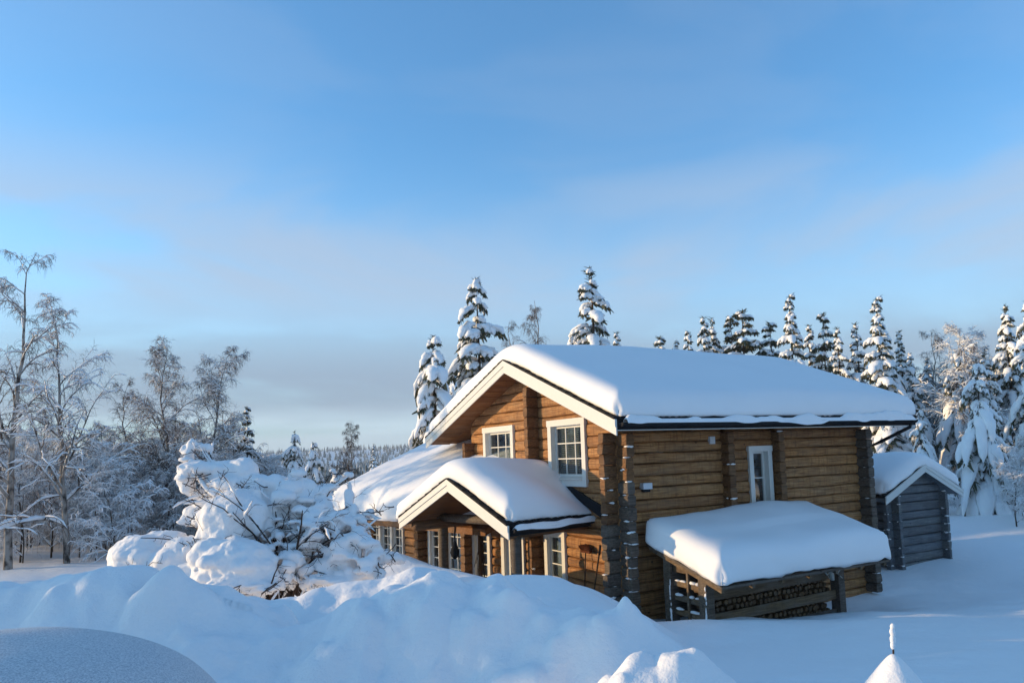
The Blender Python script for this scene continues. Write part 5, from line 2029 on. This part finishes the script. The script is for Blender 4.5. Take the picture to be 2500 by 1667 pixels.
# ------------------------------------------------------------------ the snow-laden bush
BUSH = [(330, 1275, 12.75, 80, 52), (298, 1298, 12.55, 42, 38), (375, 1250, 12.95, 58, 36), (388, 1305, 12.35, 46, 46), (415, 1290, 12.45, 55, 55), (285, 1320, 12.55, 30, 30), (350, 1315, 12.45, 60, 40),
        (540, 1195, 12.75, 78, 72), (585, 1205, 13.05, 55, 62), (505, 1230, 12.55, 52, 42), (560, 1160, 12.95, 45, 40),
        (540, 1290, 12.05, 88, 58), (485, 1280, 12.05, 48, 48), (590, 1318, 11.95, 50, 46), (530, 1345, 11.75, 58, 34), (600, 1352, 11.75, 44, 22), (470, 1335, 11.85, 40, 34), (430, 1330, 12.05, 40, 36),
        (450, 1076, 13.30, 44, 22), (428, 1098, 13.30, 24, 22), (500, 1078, 13.40, 48, 24), (556, 1082, 13.40, 40, 30), (590, 1112, 13.30, 42, 28), (560, 1065, 13.40, 24, 18), (622, 1112, 13.30, 34, 24), (645, 1128, 13.30, 36, 22),
        (434, 1046, 13.50, 10, 22), (440, 1022, 13.50, 9, 15), (424, 1035, 13.50, 6, 18), (462, 1030, 13.60, 6, 12), (480, 1032, 13.60, 9, 12),
        (432, 1120, 13.35, 20, 26), (520, 1112, 13.20, 50, 22), (450, 1175, 13.15, 32, 22), (478, 1155, 13.15, 34, 18), (426, 1198, 13.05, 16, 15), (465, 1200, 13.05, 30, 18),
        (620, 1160, 13.35, 42, 40), (662, 1122, 13.20, 34, 18), (694, 1116, 13.40, 34, 16), (702, 1150, 13.30, 30, 22), (742, 1165, 13.30, 26, 26), (720, 1205, 13.20, 34, 28), (665, 1195, 13.35, 30, 36), (640, 1230, 13.35, 18, 26),
        (780, 1190, 13.30, 24, 18), (760, 1238, 13.25, 36, 22), (702, 1262, 13.05, 26, 30), (822, 1217, 13.35, 30, 18), (838, 1252, 13.35, 28, 14), (832, 1268, 13.05, 44, 22), (780, 1288, 12.75, 36, 26), (738, 1302, 12.55, 30, 20),
        (762, 1334, 12.25, 40, 18), (885, 1284, 12.95, 40, 18), (690, 1312, 12.55, 18, 24), (657, 1330, 12.15, 9, 22), (655, 1290, 12.35, 12, 14), (800, 1330, 12.35, 30, 16), (842, 1310, 12.55, 34, 14), (905, 1290, 13.15, 30, 14),
        (755, 1120, 13.50, 26, 10), (775, 1100, 13.70, 13, 12), (800, 1092, 13.70, 12, 10), (765, 1082, 13.70, 8, 7), (800, 1150, 13.40, 10, 26), (815, 1178, 13.30, 9, 22), (845, 1182, 13.30, 14, 7), (866, 1190, 13.30, 10, 5),
        (650, 1165, 13.30, 20, 26), (690, 1180, 13.30, 20, 22), (735, 1130, 13.40, 18, 12), (640, 1345, 11.95, 14, 16), (716, 1335, 12.25, 16, 18)]
bush_c = at(580, 1340, 12.8)
bush_g = gz(bush_c[0], bush_c[1])
bush = thing('snowy_bush', 'big sprawling bush buried under fat pillows of snow', 'bush', (bush_c[0], bush_c[1], bush_g))
B0 = np.array([bush_c[0], bush_c[1], bush_g])


def bush_snow():
    rng = np.random.default_rng(91)
    bm = bmesh.new()

    def ell(c, ax, rot):
        r = bmesh.ops.create_icosphere(bm, subdivisions=2, radius=1.0)
        M = Matrix.Translation(Vector(c)) @ Matrix.Rotation(rot, 4, 'Z') @ Matrix.Diagonal((ax[0], ax[1], ax[2], 1))
        bmesh.ops.transform(bm, matrix=M, verts=r['verts'])
    for (x, y, d, rx_, ry_) in BUSH:
        c = at(x, y, d) - B0
        k = 1.063 * d / FPX
        ax = (rx_ * k, (rx_ * 0.55 + ry_ * 0.45) * k * 0.9, ry_ * k)
        ell(c, ax, rng.uniform(-.3, .3))
        # knobs on every pillow
        for _ in range(4 if rx_ > 40 else 2):
            u_ = rng.normal(size=3)
            u_[2] = abs(u_[2]) * 0.5 - 0.15
            u_[1] -= 0.3
            u_ /= np.linalg.norm(u_)
            cc = c + u_ * np.array(ax) * rng.uniform(0.70, 0.92)
            s_ = rng.uniform(0.25, 0.45)
            ell(cc, (max(ax[0] * s_, .05), max(ax[1] * s_, .05), max(ax[2] * s_ * 0.85, .04)), rng.uniform(0, 3))
    # ragged small clumps over the open right half
    for _ in range(120):
        x = rng.uniform(610, 890)
        lo_ = 1100 + max(0, x - 690) * 0.85
        y = rng.uniform(lo_, 1345)
        d = 13.4 - (y - 1100) / 245 * 1.1 + rng.uniform(-.25, .25)
        k = 1.063 * d / FPX
        r_ = rng.uniform(8, 24)
        c = at(x, y, d) - B0
        ell(c, (r_ * k * rng.uniform(.9, 1.5), r_ * k * rng.uniform(.8, 1.3), r_ * k * rng.uniform(.5, .85)), rng.uniform(0, 3))
    # darker inner mass behind and below
    for _ in range(10):
        x, y, d = rng.uniform(300, 880), rng.uniform(1240, 1340), rng.uniform(12.9, 13.6)
        c = at(x, y, d) - B0
        ell(c, (rng.uniform(.15, .4), rng.uniform(.15, .4), rng.uniform(.1, .25)), 0)
    me = bpy.data.meshes.new('snow_tmp')
    bm.to_mesh(me)
    bm.free()
    o = bpy.data.objects.new('snow_tmp', me)
    COL.objects.link(o)
    r = o.modifiers.new('r', 'REMESH')
    r.mode = 'VOXEL'
    r.voxel_size = 0.032
    s = o.modifiers.new('s', 'SMOOTH')
    s.factor = 0.5
    s.iterations = 9
    dg = bpy.context.evaluated_depsgraph_get()
    m2 = bpy.data.meshes.new_from_object(o.evaluated_get(dg))
    bpy.data.objects.remove(o)
    n = len(m2.vertices)
    co = np.empty(n * 3, dtype=np.float32)
    m2.vertices.foreach_get('co', co)
    no = np.empty(n * 3, dtype=np.float32)
    m2.vertices.foreach_get('normal', no)
    co, no = co.reshape(-1, 3).astype(float), no.reshape(-1, 3)
    dsp = 0.035 * fbm(co, 3.2, 3, 5) + 0.012 * fbm(co, 14, 2, 8) - 0.05 * np.clip(-no[:, 2] - 0.2, 0, 1) * (1 + fbm(co, 9, 2, 4))
    co = co + no * dsp[:, None]
    m2.vertices.foreach_set('co', co.astype(np.float32).ravel())
    m2.polygons.foreach_set('use_smooth', np.ones(len(m2.polygons), dtype=bool))
    m2.materials.clear()
    m2.name = 'snow_pillows'
    m2.update()
    obj('snow_pillows', m2, SNOW, bush)


bush_snow()


def bush_wood():
    rng = np.random.default_rng(17)
    root = at(640, 1372, 12.9) - B0
    tg = []
    for (x, y, d, rx_, ry_) in BUSH:
        c = at(x + rng.uniform(-.4, .4) * rx_, y + ry_ * 0.55, d - 0.1) - B0
        tg.append(c)
    for _ in range(20):                       # shoots in the open right half
        x, y = rng.uniform(600, 930), rng.uniform(1080, 1340)
        if y < 1090 + (x - 600) * 0.35:
            y += 90
        tg.append(at(x, y, rng.uniform(12.2, 13.4)) - B0)
    for _ in range(8):
        tg.append(at(rng.uniform(300, 640), rng.uniform(1090, 1330), rng.uniform(11.8, 12.4)) - B0)
    tg = np.array(tg)
    N = len(tg)
    n = 9
    t = np.linspace(0, 1, n)[None, :, None]
    r0_ = root[None, None, :] + rng.normal(0, 0.25, (N, 1, 3)) * np.array([1.3, 0.6, 0.1])
    mid = (r0_ + tg[:, None, :]) / 2 + np.array([0, 0, 1.0]) * (0.25 + 0.35 * np.linalg.norm(tg[:, None, :2] - r0_[..., :2], axis=2, keepdims=True) * 0.6)
    P = (1 - t) ** 2 * r0_ + 2 * t * (1 - t) * mid + t ** 2 * tg[:, None, :]
    P = P + rng.normal(0, 0.025, P.shape) * np.linspace(0, 1, n)[None, :, None]
    Rd = np.linspace(0.022, 0.006, n)[None, :] * rng.uniform(0.7, 1.4, (N, 1))
    l1 = np.linalg.norm(np.diff(P, axis=1), axis=2).sum(1)
    p2, r2, _, _ = grow(P, Rd, 5, 0.35, 1.0, 0.4, 1.2, lambda tt, par, M: rng.uniform(0.18, 0.62, M), 6, 0.55, 0.18, rng, 0.22, 0.0, 0.0045, 0.5)
    p3, r3, _, _ = grow(p2, r2, 2, 0.2, 1.0, 0.4, 1.1, lambda tt, par, M: rng.uniform(0.06, 0.26, M), 4, 0.7, 0.12, rng, 0.25, 0.0, 0.0035, 0.6)
    # sprays of bare twigs poking out between the pillows
    seeds = []
    for (x, y, d) in ((300, 1318, 12.75), (335, 1300, 12.7), (325, 1325, 12.6), (395, 1262, 12.9), (450, 1255, 12.75), (500, 1258, 12.6), (470, 1172, 13.2), (440, 1195, 13.2), (430, 1110, 13.55), (455, 1098, 13.6),
                      (520, 1100, 13.6), (565, 1112, 13.5), (600, 1135, 13.5), (570, 1140, 13.4), (640, 1150, 13.5), (612, 1345, 12.1), (640, 1330, 12.2), (560, 1352, 12.0), (430, 1050, 14.0), (800, 1085, 14.2), (780, 1105, 14.1),
                      (850, 1185, 13.8), (870, 1175, 13.8), (870, 1300, 12.9), (800, 1250, 13.1), (750, 1215, 13.3), (700, 1230, 13.1), (680, 1270, 12.9), (740, 1275, 12.8), (650, 1250, 13.2), (660, 1215, 13.3), (900, 1270, 13.3)):
        for _ in range(3):
            seeds.append(at(x + rng.normal(0, 10), y + rng.normal(0, 8), d - 0.5 + rng.normal(0, 0.08)) - B0)
    seeds = np.array(seeds)
    M_ = len(seeds)
    sd_ = rng.normal(size=(M_, 3))
    sd_[:, 1] = -np.abs(sd_[:, 1]) * 0.5
    sd_[:, 2] *= 0.7
    sd_ /= np.linalg.norm(sd_, axis=1, keepdims=True)
    ps = np.zeros((M_, 6, 3))
    ps[:, 0] = seeds - sd_ * 0.12
    sl2 = rng.uniform(0.14, 0.5, M_)
    for j in range(1, 6):
        ps[:, j] = ps[:, j - 1] + sd_ * (sl2 / 5)[:, None]
        sd_ = sd_ + rng.normal(0, 0.22, (M_, 3))
        sd_ /= np.linalg.norm(sd_, axis=1, keepdims=True)
    rs = np.linspace(0.010, 0.004, 6)[None, :] * rng.uniform(0.7, 1.4, (M_, 1))
    pt, rt_, _, _ = grow(ps, rs, 4, 0.2, 1.0, 0.5, 1.1, lambda tt, par, M: rng.uniform(0.05, 0.2, M), 4, 0.7, 0.0, rng, 0.25, 0.0, 0.0035, 0.6)
    mb = MB()
    for a, b, s in ((P, Rd, 6), (p2, r2, 4), (p3, r3, 3), (ps, rs, 4), (pt, rt_, 3)):
        v, q = tubes(a, b, s)
        mb.add(v, q)
    mb.build('branches', BUSHTWIG, bush, smooth=True)
    sn = MB()
    v, q = snow_on(p2, r2, rng, 0.40, 0.022, 0.9, 6)
    sn.add(v, q)
    v, q = snow_on(P, Rd, rng, 0.4, 0.035, 0.9, 7)
    sn.add(v, q)
    # clots caught in the forks
    k = rng.choice(len(p2), 260, replace=False)
    c = p2[k, rng.integers(1, 6, 260)]
    ctr = np.array([at(x_, y_, d_) - B0 for (x_, y_, d_, a_, b_) in BUSH])
    near_ = np.linalg.norm(c[:, None, :] - ctr[None], axis=2).min(1) < 0.27
    c = c[near_]
    AX = np.array([np.diag((rng.uniform(.04, .18), rng.uniform(.04, .14), rng.uniform(.03, .10))) for _ in range(260)])[near_]
    v, q, tt = lumps(c + np.array([0, 0, .02]), AX, 8, 5, 0.3, 9)
    sn.add(v, q, tt)
    o = sn.build('clinging_snow', SNOW, bush, smooth=True)
    o['kind'] = 'stuff'


bush_wood()


# ------------------------------------------------------------------ cold winter air
def build_haze():
    mb = MB().box(-2100, 2100, -60, 2300, -25, 75)
    m = bpy.data.materials.new('haze')
    m.use_nodes = True
    nt = m.node_tree
    nt.nodes.clear()
    out = nt.nodes.new('ShaderNodeOutputMaterial')
    pv = nt.nodes.new('ShaderNodeVolumePrincipled')
    pv.inputs['Color'].default_value = (0.80, 0.88, 0.97, 1)
    pv.inputs['Density'].default_value = 0.00034
    nt.links.new(pv.outputs[0], out.inputs['Volume'])
    o = mb.build('haze', m)
    tag(o, kind='stuff')


build_haze()
